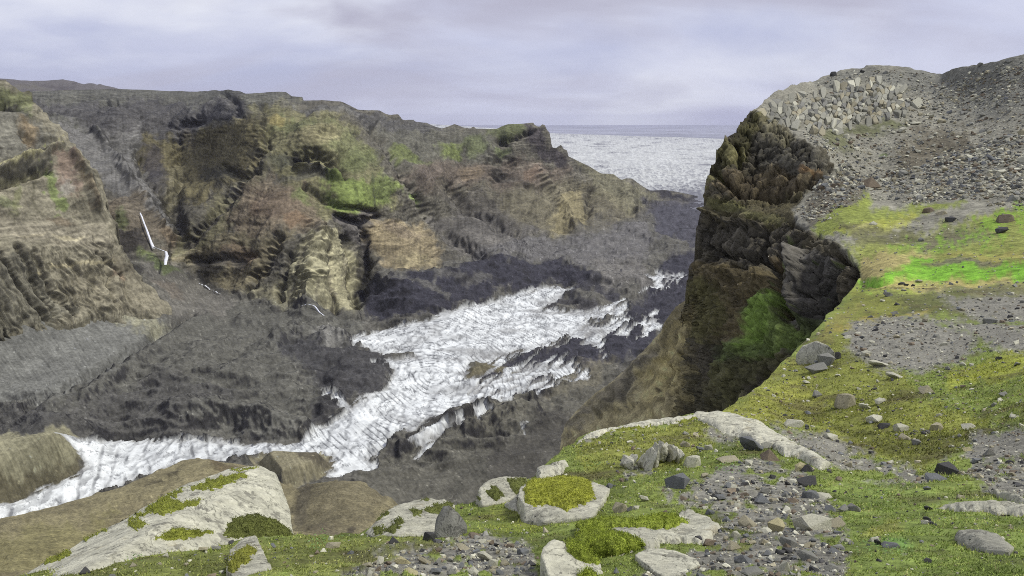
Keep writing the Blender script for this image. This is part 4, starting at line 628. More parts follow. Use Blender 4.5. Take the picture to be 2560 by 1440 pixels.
# moss or gravel
GRAVEL = [[(860, 1450), (950, 1385), (1090, 1362), (1180, 1335), (1300, 1350), (1340, 1380), (1345, 1450)], [(1650, 1215), (1700, 1225), (1790, 1165), (1900, 1155), (2010, 1180), (2070, 1250), (2110, 1320), (2130, 1450), (1560, 1450), (1740, 1370), (1830, 1310), (1760, 1265), (1690, 1262)],
          [(1925, 1060), (2000, 1085), (2080, 1090), (2200, 1150), (2335, 1192), (2300, 1215), (2200, 1205), (2085, 1168), (1990, 1112)], [(2430, 1090), (2700, 1040), (2700, 1260), (2490, 1245), (2400, 1180)], [(2120, 800), (2300, 790), (2450, 850), (2420, 900), (2300, 935), (2200, 930), (2120, 880)], [(2350, 750), (2700, 730), (2700, 800), (2450, 800)], [(1760, 1075), (1830, 1060), (1860, 1085), (1790, 1100)], [(1560, 1170), (1600, 1160), (1620, 1180), (1570, 1190)], [(2330, 800), (2700, 830), (2700, 890), (2500, 880)]]
gd = np.full(px.shape, -200.0)
for g in GRAVEL: gd = np.maximum(gd, sdf(px + 24 * w1, py + 16 * w1, g))
pat = fbm(np.stack([px / 70, py / 30, px * 0 + 33], -1), 4, 0.6); gd = np.minimum(gd, 26) + 150 * np.minimum(pat, 0.02) * sstep(1100, 1160, py)
grav = sstep(-14, 14, gd + 16 * w2 + 8 * w3)
grav = np.maximum(grav, 0.85 * sstep(0.30, 0.55, fbm(np.stack([px / 60, py / 26, px * 0 + 77], -1), 4, 0.6)))
Fs.grav = grav
p = Painter(px, py, (108, 122, 52), (22, 5)); plateau_paint(p)
p.poly([(1450, 1100), (1800, 1030), (2000, 870), (2140, 720), (2250, 760), (2200, 900), (2300, 1000), (2500, 1050), (2300, 1180), (2080, 1090), (1900, 1050), (1700, 1110), (1450, 1150)], (116, 120, 48), 16, 0.9)
p.poly([(1820, 1035), (1900, 980), (2000, 950), (2080, 1000), (2060, 1060), (1940, 1060)], (128, 130, 48), 14, 0.7); p.poly([(1960, 905), (2040, 840), (2100, 770), (2150, 760), (2080, 850), (2000, 920)], (122, 118, 58), 10, 0.8); p.poly([(2050, 830), (2150, 790), (2330, 775), (2300, 790), (2150, 815)], (140, 128, 54), 8, 0.8); p.poly([(2380, 940), (2560, 860), (2700, 830), (2700, 950), (2540, 960), (2380, 980)], (136, 142, 46), 12, 0.85)
p.poly([(2080, 1065), (2300, 1110), (2450, 1060), (2480, 1080), (2360, 1160), (2200, 1130)], (82, 84, 34), 10, 0.8); p.poly([(1960, 1070), (2080, 1080), (2200, 1120), (2150, 1130), (2050, 1095)], (124, 124, 44), 8, 0.5); p.ell(2300, 845, 14, 6, (110, 160, 44), 0.8); p.ell(2200, 900, 60, 22, (74, 78, 34), 0.6)
p.poly([(-120, 1440), (300, 1390), (700, 1345), (1100, 1330), (1000, 1400), (800, 1450), (400, 1480)], (108, 114, 54), 12, 0.8); p.poly([(1080, 1380), (1200, 1320), (1340, 1290), (1450, 1290), (1250, 1345)], (112, 124, 44), 10, 0.9); p.poly([(1180, 1280), (1300, 1250), (1500, 1290), (1300, 1310)], (116, 124, 48), 10, 0.8); p.poly([(1500, 1250), (1700, 1200), (1720, 1260), (1640, 1300), (1520, 1290)], (112, 126, 54), 12, 0.8)
p.poly([(1450, 1150), (1600, 1090), (1800, 1080), (1760, 1130), (1600, 1180), (1480, 1190)], (126, 130, 54), 12, 0.7); p.poly([(2080, 1200), (2300, 1215), (2500, 1250), (2700, 1260), (2700, 1450), (2150, 1450), (2100, 1300)], (114, 132, 58), 12, 0.9); p.ell(2230, 1365, 40, 20, (104, 150, 70), 0.6, 20); p.ell(1300, 1400, 30, 30, (84, 78, 58), 0.6); p.ell(2210, 1320, 60, 14, (136, 136, 62), 0.6, -8); p.ell(900, 1390, 70, 16, (82, 76, 54), 0.6)
mossn = fbm(P0 / 0.35, 4, 0.6); mossb = fbm(P0 / 1.6, 3); c = 1.08 * p.col * np.clip(1 + 0.75 * mossn * sstep(30, 6, rr) + 0.55 * mossb + 0.35 * fbm(P0 / 3.5, 4, 0.6) * sstep(6, 18, rr), 0.4, 1.7)[..., None]
brown = 0.75 * sstep(0.05, 0.42, fbm(P0 / 0.8 + 21, 4, 0.6)); c = c + brown[..., None] * (s2l((86, 78, 52)) * ALB - c)
gcol = s2l((132, 129, 122)) * np.clip(1 + 0.6 * fbm(P0 / 0.05, 3, 0.7) * sstep(14, 4, rr) + 0.4 * fbm(P0 / 0.3, 4, 0.7), 0.4, 1.7)[..., None]
s.col = np.clip(c * (1 - grav[..., None]) + gcol * grav[..., None], 0.012, 0.6)
s.P[..., 2] += 0.02 * np.maximum(mossb, 0) * (1 - grav) * edge * sstep(14, 5, rr) * 3
s.skirt_ok = (py < 1690) & ((px < 2150)); s.renormal()
m_front = terrain_mat('moss_ground', 16.0, 2.5, (0.62, 1.4), 0.9, 0.03)
F_obj = s.build([('hillside', None, m_front, dict(kind='structure'))], [(0.5, 0.5), (1.5, 3), (3, 12), (9, 45)])[0]
print('foreground', time.time() - T0)

# ================================================================== AIR
hz, N, L, b = new_mat('haze'); N.remove(b)
pv = N.new('ShaderNodeVolumePrincipled'); pv.inputs['Color'].default_value = (0.80, 0.82, 1.0, 1); pv.inputs['Density'].default_value = 1.5e-5; pv.inputs['Anisotropy'].default_value = 0.1
L.new(pv.outputs[0], N['Material Output'].inputs['Volume'])
bm = bmesh.new(); bmesh.ops.create_cube(bm, size=1.0)
for v in bm.verts: v.co = Vector((v.co.x * 124000, v.co.y * 124000, -346.5 if v.co.z < 0 else 420.0))
me = bpy.data.meshes.new('haze'); bm.to_mesh(me); bm.free(); link('haze', me, hz, kind='stuff')

# ================================================================== STONES
def bil(S, A, px, py):
    x = np.clip((np.asarray(px, float) - S.gx[0]) / S.step, 0, len(S.gx) - 1.001); y = np.clip((np.asarray(py, float) - S.gy[0]) / S.step, 0, len(S.gy) - 1.001)
    j, i = x.astype(int), y.astype(int); fx, fy = (x - j), (y - i)
    if A.ndim == 3: fx, fy = fx[..., None], fy[..., None]
    return (A[i, j] * (1 - fx) + A[i, j + 1] * fx) * (1 - fy) + (A[i + 1, j] * (1 - fx) + A[i + 1, j + 1] * fx) * fy
def surf(px, py):
    """surface point and normal of whichever near sheet shows at a photo pixel"""
    S = Fs if (py > 690 and sdf(np.array([float(px)]), np.array([float(py)]), F_OUT)[0] > -8) else E
    return bil(S, S.P, px, py), bil(S, S.N, px, py)
def hull(points):
    bm = bmesh.new()
    for c in points: bm.verts.new(c)
    r = bmesh.ops.convex_hull(bm, input=bm.verts[:])
    bmesh.ops.delete(bm, geom=[g for g in set(r['geom_interior'] + r['geom_unused']) if isinstance(g, bmesh.types.BMVert)], context='VERTS')
    bmesh.ops.triangulate(bm, faces=bm.faces[:])
    return bm
def hull_arrays(seed, n=13, flat=1.0):
    r = np.random.default_rng(seed); d = r.normal(size=(n, 3)); d /= np.abs(d).max(1)[:, None] ** 0.75 * np.linalg.norm(d, axis=1)[:, None] ** 0.25
    bm = hull([Vector(x) for x in d * np.array([1, 0.85, flat]) * r.uniform(0.82, 1.08, (n, 1))])
    bm.verts.index_update(); V = np.array([v.co[:] for v in bm.verts]); F = np.array([[v.index for v in f.verts] for f in bm.faces]); bm.free()
    V -= (V.max(0) + V.min(0)) / 2; V /= np.abs(V).max(0)
    return V, F
def refine(bm, edge, amp, seed, freq=1.0, smooth=0.25):
    """split a hull into small faces, round it a little and roughen it"""
    for _ in range(7):
        es = [e for e in bm.edges if e.calc_length() > edge]
        if not es: break
        bmesh.ops.subdivide_edges(bm, edges=es, cuts=1); bmesh.ops.triangulate(bm, faces=bm.faces[:])
    if smooth: bmesh.ops.smooth_vert(bm, verts=bm.verts[:], factor=smooth, use_axis_x=True, use_axis_y=True, use_axis_z=True)
    bm.normal_update(); co = np.array([v.co[:] for v in bm.verts]); no = np.array([v.normal[:] for v in bm.verts])
    n = fbm(co * freq + seed, 4, 0.6) + 0.5 * (np.floor(3 * fbm(co * freq * 0.8 + seed + 3, 2)) / 3); n2 = fbm(co * freq * np.array([3.2, 1.2, 3.2]) + seed + 9, 3, 0.6, True) - 0.3
    co = co + no * (amp * n + 0.5 * amp * n2)[:, None]
    for v, c in zip(bm.verts, co): v.co = c
m_stone = stone_mat('stone'); m_pale = stone_mat('pale_stone', 5.0, 0.8, True)
SMALL = []
for k in range(10):
    V, F = hull_arrays(100 + k, 14, 0.8); SMALL.append((V, F))
LARGE = []
for k in range(9):
    bm = hull([Vector(v) for v in hull_arrays(300 + k, 12 + k % 4, 0.8)[0]]); refine(bm, 0.34, 0.045, k * 3.1, 1.6, 0.2)
    me = bpy.data.meshes.new('stone_shape'); bm.to_mesh(me); bm.free(); me.materials.append(m_stone); LARGE.append(me)
SMALLM = []
for V, F in SMALL:
    me = mesh_from('pebble_shape', V, F, None, False); me.materials.append(m_stone); SMALLM.append(me)
TONE = dict(ledge=(152, 150, 140), grey=(128, 127, 124), blue=(110, 112, 118), dark=(76, 75, 78), pale=(184, 181, 166), tan=(158, 150, 128), yellow=(178, 168, 128), brown=(120, 106, 92))
def tint(t): return (*(s2l(TONE[t]) * 1.05 * random.uniform(0.9, 1.12)), 1)
def put_stone(px, py, w, h, tone, label, name='stone', cat='stone', group=None, mesh=None, yaw=None, sink=0.3, tilt=0.12):
    """a stone whose picture is about w x h photo pixels, resting on the ground at (px, py + h/2)"""
    P, N_ = surf(px, py + h * 0.35); dep = float(P @ FWD); u = dep / FPX
    me = mesh or random.choice(LARGE); o = link(name, me, None, None, label=label, category=cat)
    if group: o['group'] = group
    sx, sz = w * u / 2, h * u / 2 * 1.1; o.scale = (sx, sx * random.uniform(0.75, 0.95), sz)
    q = Vector(N_).to_track_quat('Z', 'Y'); up_q = Vector((0, 0, 1)).to_track_quat('Z', 'Y')
    R_ = Matrix.Rotation(random.uniform(-0.35, 0.35) + random.choice((0, math.pi)) if yaw is None else yaw, 3, 'Z')
    tl = Matrix.Rotation(random.uniform(-tilt, tilt), 3, 'Y') @ Matrix.Rotation(random.uniform(-tilt, tilt), 3, 'X')
    o.rotation_euler = (tl @ R_).to_euler(); o.location = Vector(P) + Vector((0, 0, sz * (1 - 2 * sink) * 0.9)); o.color = tint(tone)
    return o
BOULDERS = [  # px, py, width, height, tone, label
    (2066, 902, 44, 34, 'grey', 'grey block leaning on the large pale boulder at the cove lip'), (2038, 924, 54, 24, 'grey', 'flat grey slab in front of the large pale boulder at the cove lip'), (2094, 890, 20, 22, 'dark', 'small dark stone right of the large pale boulder at the cove lip'),
    (2114, 1003, 50, 40, 'tan', 'squarish tan boulder on the yellow moss right of the cove'), (2040, 986, 27, 20, 'grey', 'small grey rock left of the squarish tan boulder on the moss'), (2314, 977, 36, 26, 'tan', 'blocky tan rock on the mossy shelf at mid right'), (2200, 1005, 25, 17, 'pale', 'pale stone beside the squarish tan boulder'), (2162, 1017, 26, 16, 'pale', 'flat pale stone just below the squarish tan boulder'), (2236, 943, 38, 16, 'pale', 'flat pale slab on the gravel of the mossy shelf'),
    (2197, 912, 42, 16, 'pale', 'low pale slab right of the boulder group at the cove lip'), (2165, 885, 26, 15, 'pale', 'rounded pale stone right of the boulder group'), (2120, 846, 24, 10, 'pale', 'flat pale stone behind the boulder group at the cove lip'), (2112, 837, 18, 11, 'grey', 'little grey stone behind the flat pale one at the cove lip'), (1985, 1062, 50, 22, 'pale', 'long pale rock at the top of the gravel chute behind the crest slab'), (2187, 1047, 42, 20, 'pale', 'tilted pale slab on the moss above the gravel chute'), (2212, 1060, 30, 14, 'dark', 'dark stone under the tilted pale slab'),
    (2252, 1060, 36, 22, 'pale', 'pale lumpy rock right of the tilted slab'), (2341, 1058, 32, 24, 'tan', 'pointed tan rock on the mossy bank at right'), (2424, 1061, 40, 18, 'pale', 'smooth pale oval stone on the mossy bank at right'), (2261, 1091, 30, 18, 'tan', 'cracked tan stone in the middle of the mossy bank'), (2290, 1108, 24, 15, 'grey', 'grey stone below the cracked tan one'), (2367, 1172, 54, 34, 'dark', 'dark grey boulder at the lower end of the gravel chute'), (2340, 1202, 54, 18, 'blue', 'long blue-grey stone below the dark boulder'),
    (2472, 1133, 26, 24, 'grey', 'grey rock pair in the gravel at the right edge'), (2418, 1130, 26, 15, 'yellow', 'yellowish flat stone near the right-edge gravel'), (2076, 1091, 34, 14, 'pale', 'pale slab stone in the gravel chute'), (2537, 1035, 26, 12, 'pale', 'pale stone at the right edge on the mossy shelf'), (2507, 986, 22, 12, 'grey', 'grey stone near the right edge on the bright moss'), (2476, 802, 34, 18, 'grey', 'grey boulder standing alone on the gravel shelf at right'), (2218, 741, 22, 15, 'grey', 'grey stone on the shelf just below the bright moss'),
    (2222, 703, 26, 10, 'dark', 'dark stone in the tan grass beside the bright moss'), (2255, 707, 18, 8, 'dark', 'small dark stone next to the one in the tan grass'), (2515, 546, 40, 24, 'brown', 'rounded brown boulder above the bright moss at the right edge'), (2503, 577, 28, 19, 'dark', 'dark round boulder below the rounded brown one'), (2320, 521, 30, 16, 'brown', 'brown boulder on the yellow moss of the saddle'), (2352, 530, 28, 14, 'tan', 'tan boulder right of the brown one on the saddle'), (2377, 549, 28, 13, 'dark', 'dark low boulder at the foot of the scree'),
    (2174, 455, 46, 32, 'brown', 'big rounded boulder at the foot of the headland scree'), (2168, 474, 26, 10, 'pale', 'pale slab in front of the big rounded boulder'), (2183, 559, 20, 12, 'pale', 'pale stone in the pale grass of the saddle'), (2304, 594, 16, 13, 'grey', 'small grey stone on gravel among the moss strips'), (2296, 488, 20, 12, 'pale', 'pale stone at the upper rim of the yellow moss'), (2288, 306, 26, 9, 'pale', 'flat pale slab on the upper headland slope'), (2255, 325, 20, 14, 'pale', 'pale stone below the cracked outcrop'), (2354, 298, 22, 13, 'tan', 'tan stone high on the headland slope'), (2086, 330, 20, 16, 'pale', 'pale block below the cracked outcrop near the cliff'), (2114, 343, 18, 14, 'pale', 'pale round stone right of the block below the outcrop'),
    (2082, 186, 16, 13, 'dark', 'dark boulder standing on the headland skyline'), (2156, 178, 12, 9, 'dark', 'small boulder on the shoulder of the rounded hill'), (2214, 181, 13, 9, 'grey', 'grey boulder on the face of the rounded hill'), (2452, 158, 15, 8, 'grey', 'grey boulder on the skyline of the right-hand hill'), (2520, 154, 15, 9, 'grey', 'grey boulder below the skyline at the top right corner'),
    (1697, 1201, 68, 46, 'blue', 'blue-grey rounded boulder on moss in the middle foreground'), (1880, 1106, 56, 40, 'blue', 'large grey boulder under the crest slab'), (1921, 1137, 42, 38, 'brown', 'brownish boulder in front of the large grey one under the crest'), (1924, 1107, 40, 20, 'pale', 'pale broken block beside the crest slab'), (2015, 1197, 48, 30, 'dark', 'dark overhanging stone in the foreground gravel'), (2000, 1167, 26, 28, 'yellow', 'upright yellowish stone at the end of the crest slab'), (2018, 1168, 30, 26, 'dark', 'dark stone behind the upright yellowish one'),
    (2026, 1232, 42, 26, 'blue', 'flat blue-grey slab below the dark overhanging stone'), (2056, 1236, 54, 14, 'pale', 'pale sliver of rock right of the flat blue-grey slab'), (1868, 1302, 48, 28, 'tan', 'tan angular rock in the foreground rubble'), (1941, 1320, 44, 32, 'yellow', 'sharp yellowish shard in the foreground rubble'), (2030, 1306, 92, 44, 'pale', 'large pale grey rock in the right foreground rubble'), (2086, 1304, 52, 26, 'tan', 'tan rock right of the large pale grey one'), (1906, 1249, 42, 24, 'blue', 'blue-grey rock in the middle of the rubble field'), (1911, 1218, 26, 18, 'grey', 'small grey flat stone above the rubble field'),
    (1800, 1242, 30, 20, 'blue', 'blue-grey stone at the left of the rubble field'), (1983, 1250, 30, 18, 'brown', 'brown stone at the right of the rubble field'), (2132, 1267, 36, 24, 'grey', 'pointed grey stone on the grass right of the rubble'), (2107, 1270, 24, 20, 'grey', 'stone left of the pointed grey one'), (2075, 1268, 28, 20, 'blue', 'blue stone at the edge of the rubble beside the grass'), (1832, 1366, 40, 26, 'tan', 'tan flat stone in the lower rubble'), (1772, 1358, 40, 20, 'brown', 'brownish flat stone beside the bare slab'), (1752, 1350, 28, 18, 'dark', 'dark stone touching the bare slab'), (2018, 1384, 52, 30, 'grey', 'stack of thin grey slabs in the lower rubble'),
    (1970, 1358, 44, 32, 'grey', 'grey cracked block in the lower rubble'), (2082, 1417, 44, 22, 'grey', 'grey stone at the bottom right of the rubble'), (1960, 1412, 26, 36, 'pale', 'upright pale stone near the bottom edge'), (1857, 1399, 46, 30, 'blue', 'blue-grey block near the bottom edge'), (1880, 1430, 60, 28, 'grey', 'broad grey stone on the bottom edge'), (2188, 1355, 28, 14, 'pale', 'pale stone among small leaves on the grass'), (2226, 1368, 44, 18, 'blue', 'blue-grey stones beside the small leaves'), (2196, 1360, 20, 16, 'dark', 'dark stone beside the pale one on the grass'), (2314, 1305, 22, 13, 'pale', 'white stone in the grass at right'), (2398, 1245, 24, 13, 'tan', 'tan stone above the thin pale bedrock'),
    (2322, 1270, 20, 13, 'dark', 'dark stone left of the thin pale bedrock'), (2316, 1300, 20, 16, 'dark', 'dark stone in the grass left of the big pale boulder'), (2320, 1398, 26, 14, 'dark', 'dark stone low in the right-hand grass'), (1733, 1155, 44, 34, 'pale', 'pale rounded rock right of the fluted rock'), (1712, 1107, 26, 20, 'tan', 'tan stone above the fluted rock'), (1772, 1112, 22, 18, 'pale', 'pale stone between the fluted rock and the grey boulder'), (1750, 1116, 22, 16, 'blue', 'blue stone left of a pale one near the fluted rock'), (1820, 1152, 56, 18, 'tan', 'long tan slab on the moss left of the boulder pair'),
    (1549, 1266, 40, 36, 'tan', 'triangular tan stone on the moss right of the yellow-mossed slab'), (1609, 1245, 26, 22, 'pale', 'small pale stone on grass above the triangular one'), (1443, 1396, 36, 30, 'blue', 'dark round cobble sitting on the mossy bare slab'), (1033, 1322, 74, 22, 'pale', 'flat pale plank of rock leaning before the mossy outcrop'), (986, 1279, 22, 18, 'dark', 'dark cobble lying on the mossy outcrop'), (1072, 1343, 32, 28, 'dark', 'dark stone at the foot of the triangular boulder'), (985, 1352, 30, 20, 'dark', 'dark stone below the flat plank of rock'),
    (1044, 1290, 18, 14, 'blue', 'blue cobble on the right of the mossy outcrop'), (831, 1366, 38, 14, 'tan', 'flat tan stone in the left foreground moss'), (1213, 1384, 38, 28, 'pale', 'pale angular stone in the near gravel patch'), (1232, 1400, 26, 22, 'pale', 'pale stone in front of the angular one in the near gravel'), (1186, 1430, 34, 20, 'pale', 'pale oval stone at the bottom of the near gravel'), (1130, 1432, 28, 20, 'grey', 'grey stone at the bottom of the near gravel'), (1092, 1428, 26, 22, 'blue', 'blue cobble at the bottom of the near gravel'), (1008, 1404, 40, 22, 'yellow', 'yellowish stone at the left of the near gravel'), (1028, 1432, 36, 18, 'yellow', 'yellowish flat stone on the bottom edge of the near gravel'), (1262, 1402, 24, 18, 'tan', 'tan stone at the right of the near gravel'), (1156, 1374, 40, 14, 'tan', 'flat tan stone at the top of the near gravel'),
    (212, 1362, 38, 28, 'dark', 'dark boulder lying on the long pale outcrop at lower left'), (322, 1366, 32, 22, 'grey', 'grey broken rock against the long pale outcrop'), (455, 1332, 20, 12, 'blue', 'blue cobble on the moss below the long pale outcrop'), (509, 1372, 22, 20, 'tan', 'tan stone in the moss left of the small pale slab'), (540, 1366, 24, 18, 'grey', 'grey stone close to the small pale slab'), (682, 1362, 18, 14, 'blue', 'blue cobble right of the small pale slab'), (215, 1428, 28, 20, 'dark', 'dark stones at the lower left corner'), (334, 1414, 18, 12, 'tan', 'tan pebble in the lower left moss')]
for b_ in BOULDERS:
    big = b_[2] > 24
    put_stone(*b_, name='boulder' if b_[2] > 40 or b_[1] < 700 else 'stone', cat='boulder' if b_[2] > 40 or b_[1] < 700 else 'stone', sink=0.24)
# the big pale boulder in the right-hand grass
print('boulders', time.time() - T0)

# ------------------------------------------------------------------ bedrock that shows through the foreground
def G(px, py, dy=0): return (px, py, float(np.linalg.norm(tF.p(np.array([float(px)]), np.array([float(py + dy)]))[0][:2])))      # a point above the ground dy pixels lower
def hero(name, label, pts, tone, drop=0.25, edge=0.035, amp=0.02, freq=3.0, back=0.5, cat='rock', mesh_edge=None):
    a = np.array(pts, float); P = at(a[:, 0], a[:, 1], a[:, 2]); away = P.copy(); away[:, 2] = 0; away /= np.linalg.norm(away, axis=1)[:, None]
    allp = np.concatenate([P, P - np.array([0, 0, drop]), P + away * back - np.array([0, 0, drop + back * 0.6])])
    bm = hull([Vector(x) for x in allp]); refine(bm, edge, amp, P[0, 0] * 3.7, freq, 0.12)
    base = Vector(P.mean(0)) - Vector((0, 0, drop))
    for v in bm.verts: v.co -= base
    bm.normal_update(); tree = BVHTree.FromBMesh(bm)
    me = bpy.data.meshes.new(name); bm.to_mesh(me); bm.free(); me.polygons.foreach_set('use_smooth', np.ones(len(me.polygons), bool))
    o = link(name, me, m_pale, None, label=label, category=cat); o.location = base; o.color = tint(tone); o['_'] = 0; del o['_']
    return o, (tree, base)
def slab(name, label, outline, tone, thick, edge_px=8, step=1.7, noise=0.22, cat='bedrock'):
    out = np.array(outline, float); lo, hi = out.min(0) - step, out.max(0) + step
    gx, gy = np.meshgrid(np.arange(lo[0], hi[0] + step, step), np.arange(lo[1], hi[1] + step, step))
    w = perlin(np.stack([gx / 22, gy / 14, gx * 0 + 3], -1)); w_ = perlin(np.stack([gx / 7, gy / 5, gx * 0 + 8], -1))
    d = sdf(gx + 6 * w + 1.5 * w_, gy + 4 * w + 1.0 * w_, out); P = bil(Fs, Fs.P, gx, gy); N_ = bil(Fs, Fs.N, gx, gy)
    prof = 1 - np.exp(-np.maximum(d, 0) / edge_px); prof = np.where(d < 0, d / (3 * step), prof)
    n_ = fbm(P * 3.0, 4, 0.6); ck = np.exp(-(np.abs(fbm(P * 1.3 + 5, 3)) / 0.03) ** 2)
    Pz = P + N_ * (thick * (prof * (1 + noise * n_ + 0.35 * fbm(P * 0.9 + 4, 2)) - 0.3 * ck * (prof > 0.5)))[..., None]
    ny, nx = gx.shape; i = np.arange(ny * nx).reshape(ny, nx); f = np.stack([i[:-1, :-1], i[1:, :-1], i[1:, 1:], i[:-1, 1:]], -1).reshape(-1, 4)
    f = f[(d.ravel() > -2.6 * step)[f].all(1)]; u, inv = np.unique(f, return_inverse=True); V = Pz.reshape(-1, 3)[u]; base = V.mean(0)
    me = mesh_from(name, V - base, inv.reshape(f.shape)); o = link(name, me, m_pale, None, label=label, category=cat); o.location = base; o.color = tint(tone)
    tr = BVHTree.FromPolygons([tuple(x) for x in V - base], inv.reshape(f.shape).tolist())
    return o, (tr, Vector(base))
m_moss = vcol_mat('moss', 30.0, (0.6, 1.4), 0.6)
def blades(P, N_, length, width, col, lean=0.6):
    n = len(P); d = N_ + rng.normal(size=(n, 3)) * lean; d /= np.linalg.norm(d, axis=1)[:, None]
    sd = np.cross(d, rng.normal(size=(n, 3))); sd /= np.linalg.norm(sd, axis=1)[:, None] + 1e-9
    V = np.stack([P - sd * width[:, None] / 2, P + sd * width[:, None] / 2, P + d * length[:, None]], 1).reshape(-1, 3)
    F = np.arange(3 * n).reshape(-1, 3); C = np.repeat(col, 3, 0); C[2::3] *= 1.2; C[0::3] *= 0.9; C[1::3] *= 0.9
    return V, F, C
def moss_patch(host, outline, color, thick=0.016, step=2.0, dens=1.0):
    o, (tree, base) = host; out = np.array(outline, float); lo, hi = out.min(0) - step, out.max(0) + step
    gx, gy = np.meshgrid(np.arange(lo[0], hi[0] + step, step), np.arange(lo[1], hi[1] + step, step))
    w = perlin(np.stack([gx / 16, gy / 11, gx * 0 + 3], -1)); w_ = perlin(np.stack([gx / 5, gy / 4, gx * 0 + 8], -1))
    d = sdf(gx + 11 * w + 4.5 * w_, gy + 7 * w + 3.5 * w_, out); P = np.full((*gx.shape, 3), np.nan); N_ = P.copy(); D = rays(gx, gy); org = -base
    for idx in np.argwhere(d > -2.2 * step):
        i, j = idx; h = tree.ray_cast(org, Vector(D[i, j]).normalized())
        if h[0] is not None:
            nn = h[1] if h[1].dot(Vector(D[i, j])) < 0 else -h[1]
            P[i, j] = h[0]; N_[i, j] = nn
    ok = ~np.isnan(P[..., 0]); dist = np.linalg.norm(np.where(ok[..., None], P, 0) + np.array(base), axis=-1)
    lift = thick * (np.where(d > 0, 1 - np.exp(-np.maximum(d, 0) / 5), d / (2 * step) * 0.6)) * (1 + 0.5 * fbm(np.where(ok[..., None], P, 0) * 14, 3))
    Pz = np.where(ok[..., None], P + (0.75 * N_ + np.array([0, 0, 0.25])) * lift[..., None], 0)
    ny, nx = gx.shape; i = np.arange(ny * nx).reshape(ny, nx); f = np.stack([i[:-1, :-1], i[1:, :-1], i[1:, 1:], i[:-1, 1:]], -1).reshape(-1, 4)
    f = f[ok.ravel()[f].all(1)]
    if not len(f): return
    span = np.ptp(dist.ravel()[f], axis=1); f = f[span < 0.35]
    if not len(f): return
    u, inv = np.unique(f, return_inverse=True); V = Pz.reshape(-1, 3)[u]; c0 = s2l(color) * ALB
    tone = np.clip(1 + 0.5 * fbm(V * 9, 3) + 0.35 * fbm(V * 30, 2), 0.45, 1.6); C = c0[None] * tone[:, None]
    q = inv.reshape(f.shape); T = np.concatenate([q[:, :3], q[:, [0, 2, 3]]])
    inside = np.argwhere((d.ravel()[u] > 0)).ravel()
    if len(inside):
        k = rng.choice(inside, int(len(inside) * 2.4 * dens)); dm = dist.ravel()[u][k].mean(); pk = V[k] + rng.normal(size=(len(k), 3)) * 0.006
        bv, bf, bc = blades(pk, N_.reshape(-1, 3)[u][k], rng.uniform(0.004, 0.011, len(k)), np.full(len(k), 0.0011 * dm), C[k] * rng.uniform(0.7, 1.4, (len(k), 1)), 0.8)
        T = np.concatenate([T, bf + len(V)]); V = np.concatenate([V, bv]); C = np.concatenate([C, bc])
    link('moss_patch', mesh_from('moss_patch', V, T, np.clip(C, 0.01, 0.6)), m_moss, o)
MO, MD = (118, 124, 40), (88, 94, 40)
H1 = hero('rock_outcrop', 'long pale outcrop with moss patches and a sheer right end at lower left', [(60, 1436, 4.9), (130, 1396, 5.2), (210, 1366, 5.6), (360, 1272, 6.2), (480, 1203, 6.5), (590, 1168, 6.7), (650, 1163, 6.6), (690, 1186, 6.4), (716, 1250, 6.0), (735, 1338, 5.4), (640, 1350, 5.0), (560, 1352, 5.0), (270, 1415, 4.2), (180, 1445, 4.0), (640, 1290, 5.4), (560, 1290, 5.35)], 'pale', 0.5, 0.034, 0.022, 2.6, 0.7)
for q in [[(375, 1275), (420, 1245), (450, 1255), (510, 1248), (500, 1260), (450, 1275), (405, 1288), (385, 1285)], [(470, 1222), (520, 1200), (600, 1182), (620, 1187), (580, 1207), (540, 1222), (500, 1226)], [(310, 1308), (400, 1248), (470, 1210), (450, 1232), (350, 1296)], [(185, 1350), (260, 1310), (268, 1322), (240, 1338), (200, 1354)], [(320, 1312), (345, 1297), (372, 1312), (340, 1327)], [(565, 1312), (600, 1290), (640, 1284), (690, 1300), (720, 1320), (736, 1340), (640, 1350), (560, 1342)], [(66, 1412), (170, 1374), (182, 1384), (120, 1410)], [(560, 1175), (640, 1166), (655, 1170), (600, 1178)], [(380, 1350), (440, 1320), (540, 1330), (460, 1350)]]: moss_patch(H1, q, MO if q[0][0] != 565 else MD)
hero('boulder', 'large flat-topped pale boulder on the lip of the cove cliff', [G(1990, 886, 20), G(2006, 864, 40), G(2042, 851, 52), G(2070, 862, 42), G(2087, 880, 24), G(2060, 893, 12), G(2034, 908, 0), G(2000, 900, 8)], 'pale', 0.15, 0.11, 0.02, 1.2, 0.1, 'boulder')
hero('boulder', 'big triangular grey boulder in front of the mossy outcrop', [G(1083, 1334, 10), G(1088, 1300, 40), G(1108, 1264, 74), G(1123, 1263, 76), G(1150, 1288, 48), G(1168, 1316, 20), G(1142, 1343, 0), G(1096, 1346, 0)], 'grey', 0.1, 0.04, 0.012, 3.0, 0.05, 'boulder')
hero('boulder', 'big smooth pale boulder in the grass at lower right', [(2388, 1340, 3.7), (2396, 1326, 3.75), (2425, 1320, 3.78), (2455, 1322, 3.74), (2490, 1334, 3.58), (2512, 1348, 3.48), (2536, 1368, 3.4), (2520, 1381, 3.2), (2470, 1376, 3.25), (2400, 1352, 3.55), (2420, 1364, 3.38), (2450, 1345, 3.4)], 'ledge', 0.1, 0.025, 0.012, 4, 0.1, 'boulder')
H2 = hero('rock_outcrop', 'small pale slab with a moss strip at the bottom left', [(575, 1374, 4.05), (612, 1346, 4.3), (637, 1340, 4.3), (652, 1385, 3.78), (692, 1440, 2.96), (600, 1460, 2.88), (566, 1425, 3.3)], 'pale', 0.2, 0.03, 0.015, 4, 0.2)
moss_patch(H2, [(580, 1390), (622, 1362), (642, 1374), (622, 1402), (580, 1434), (564, 1424)], (120, 122, 40))
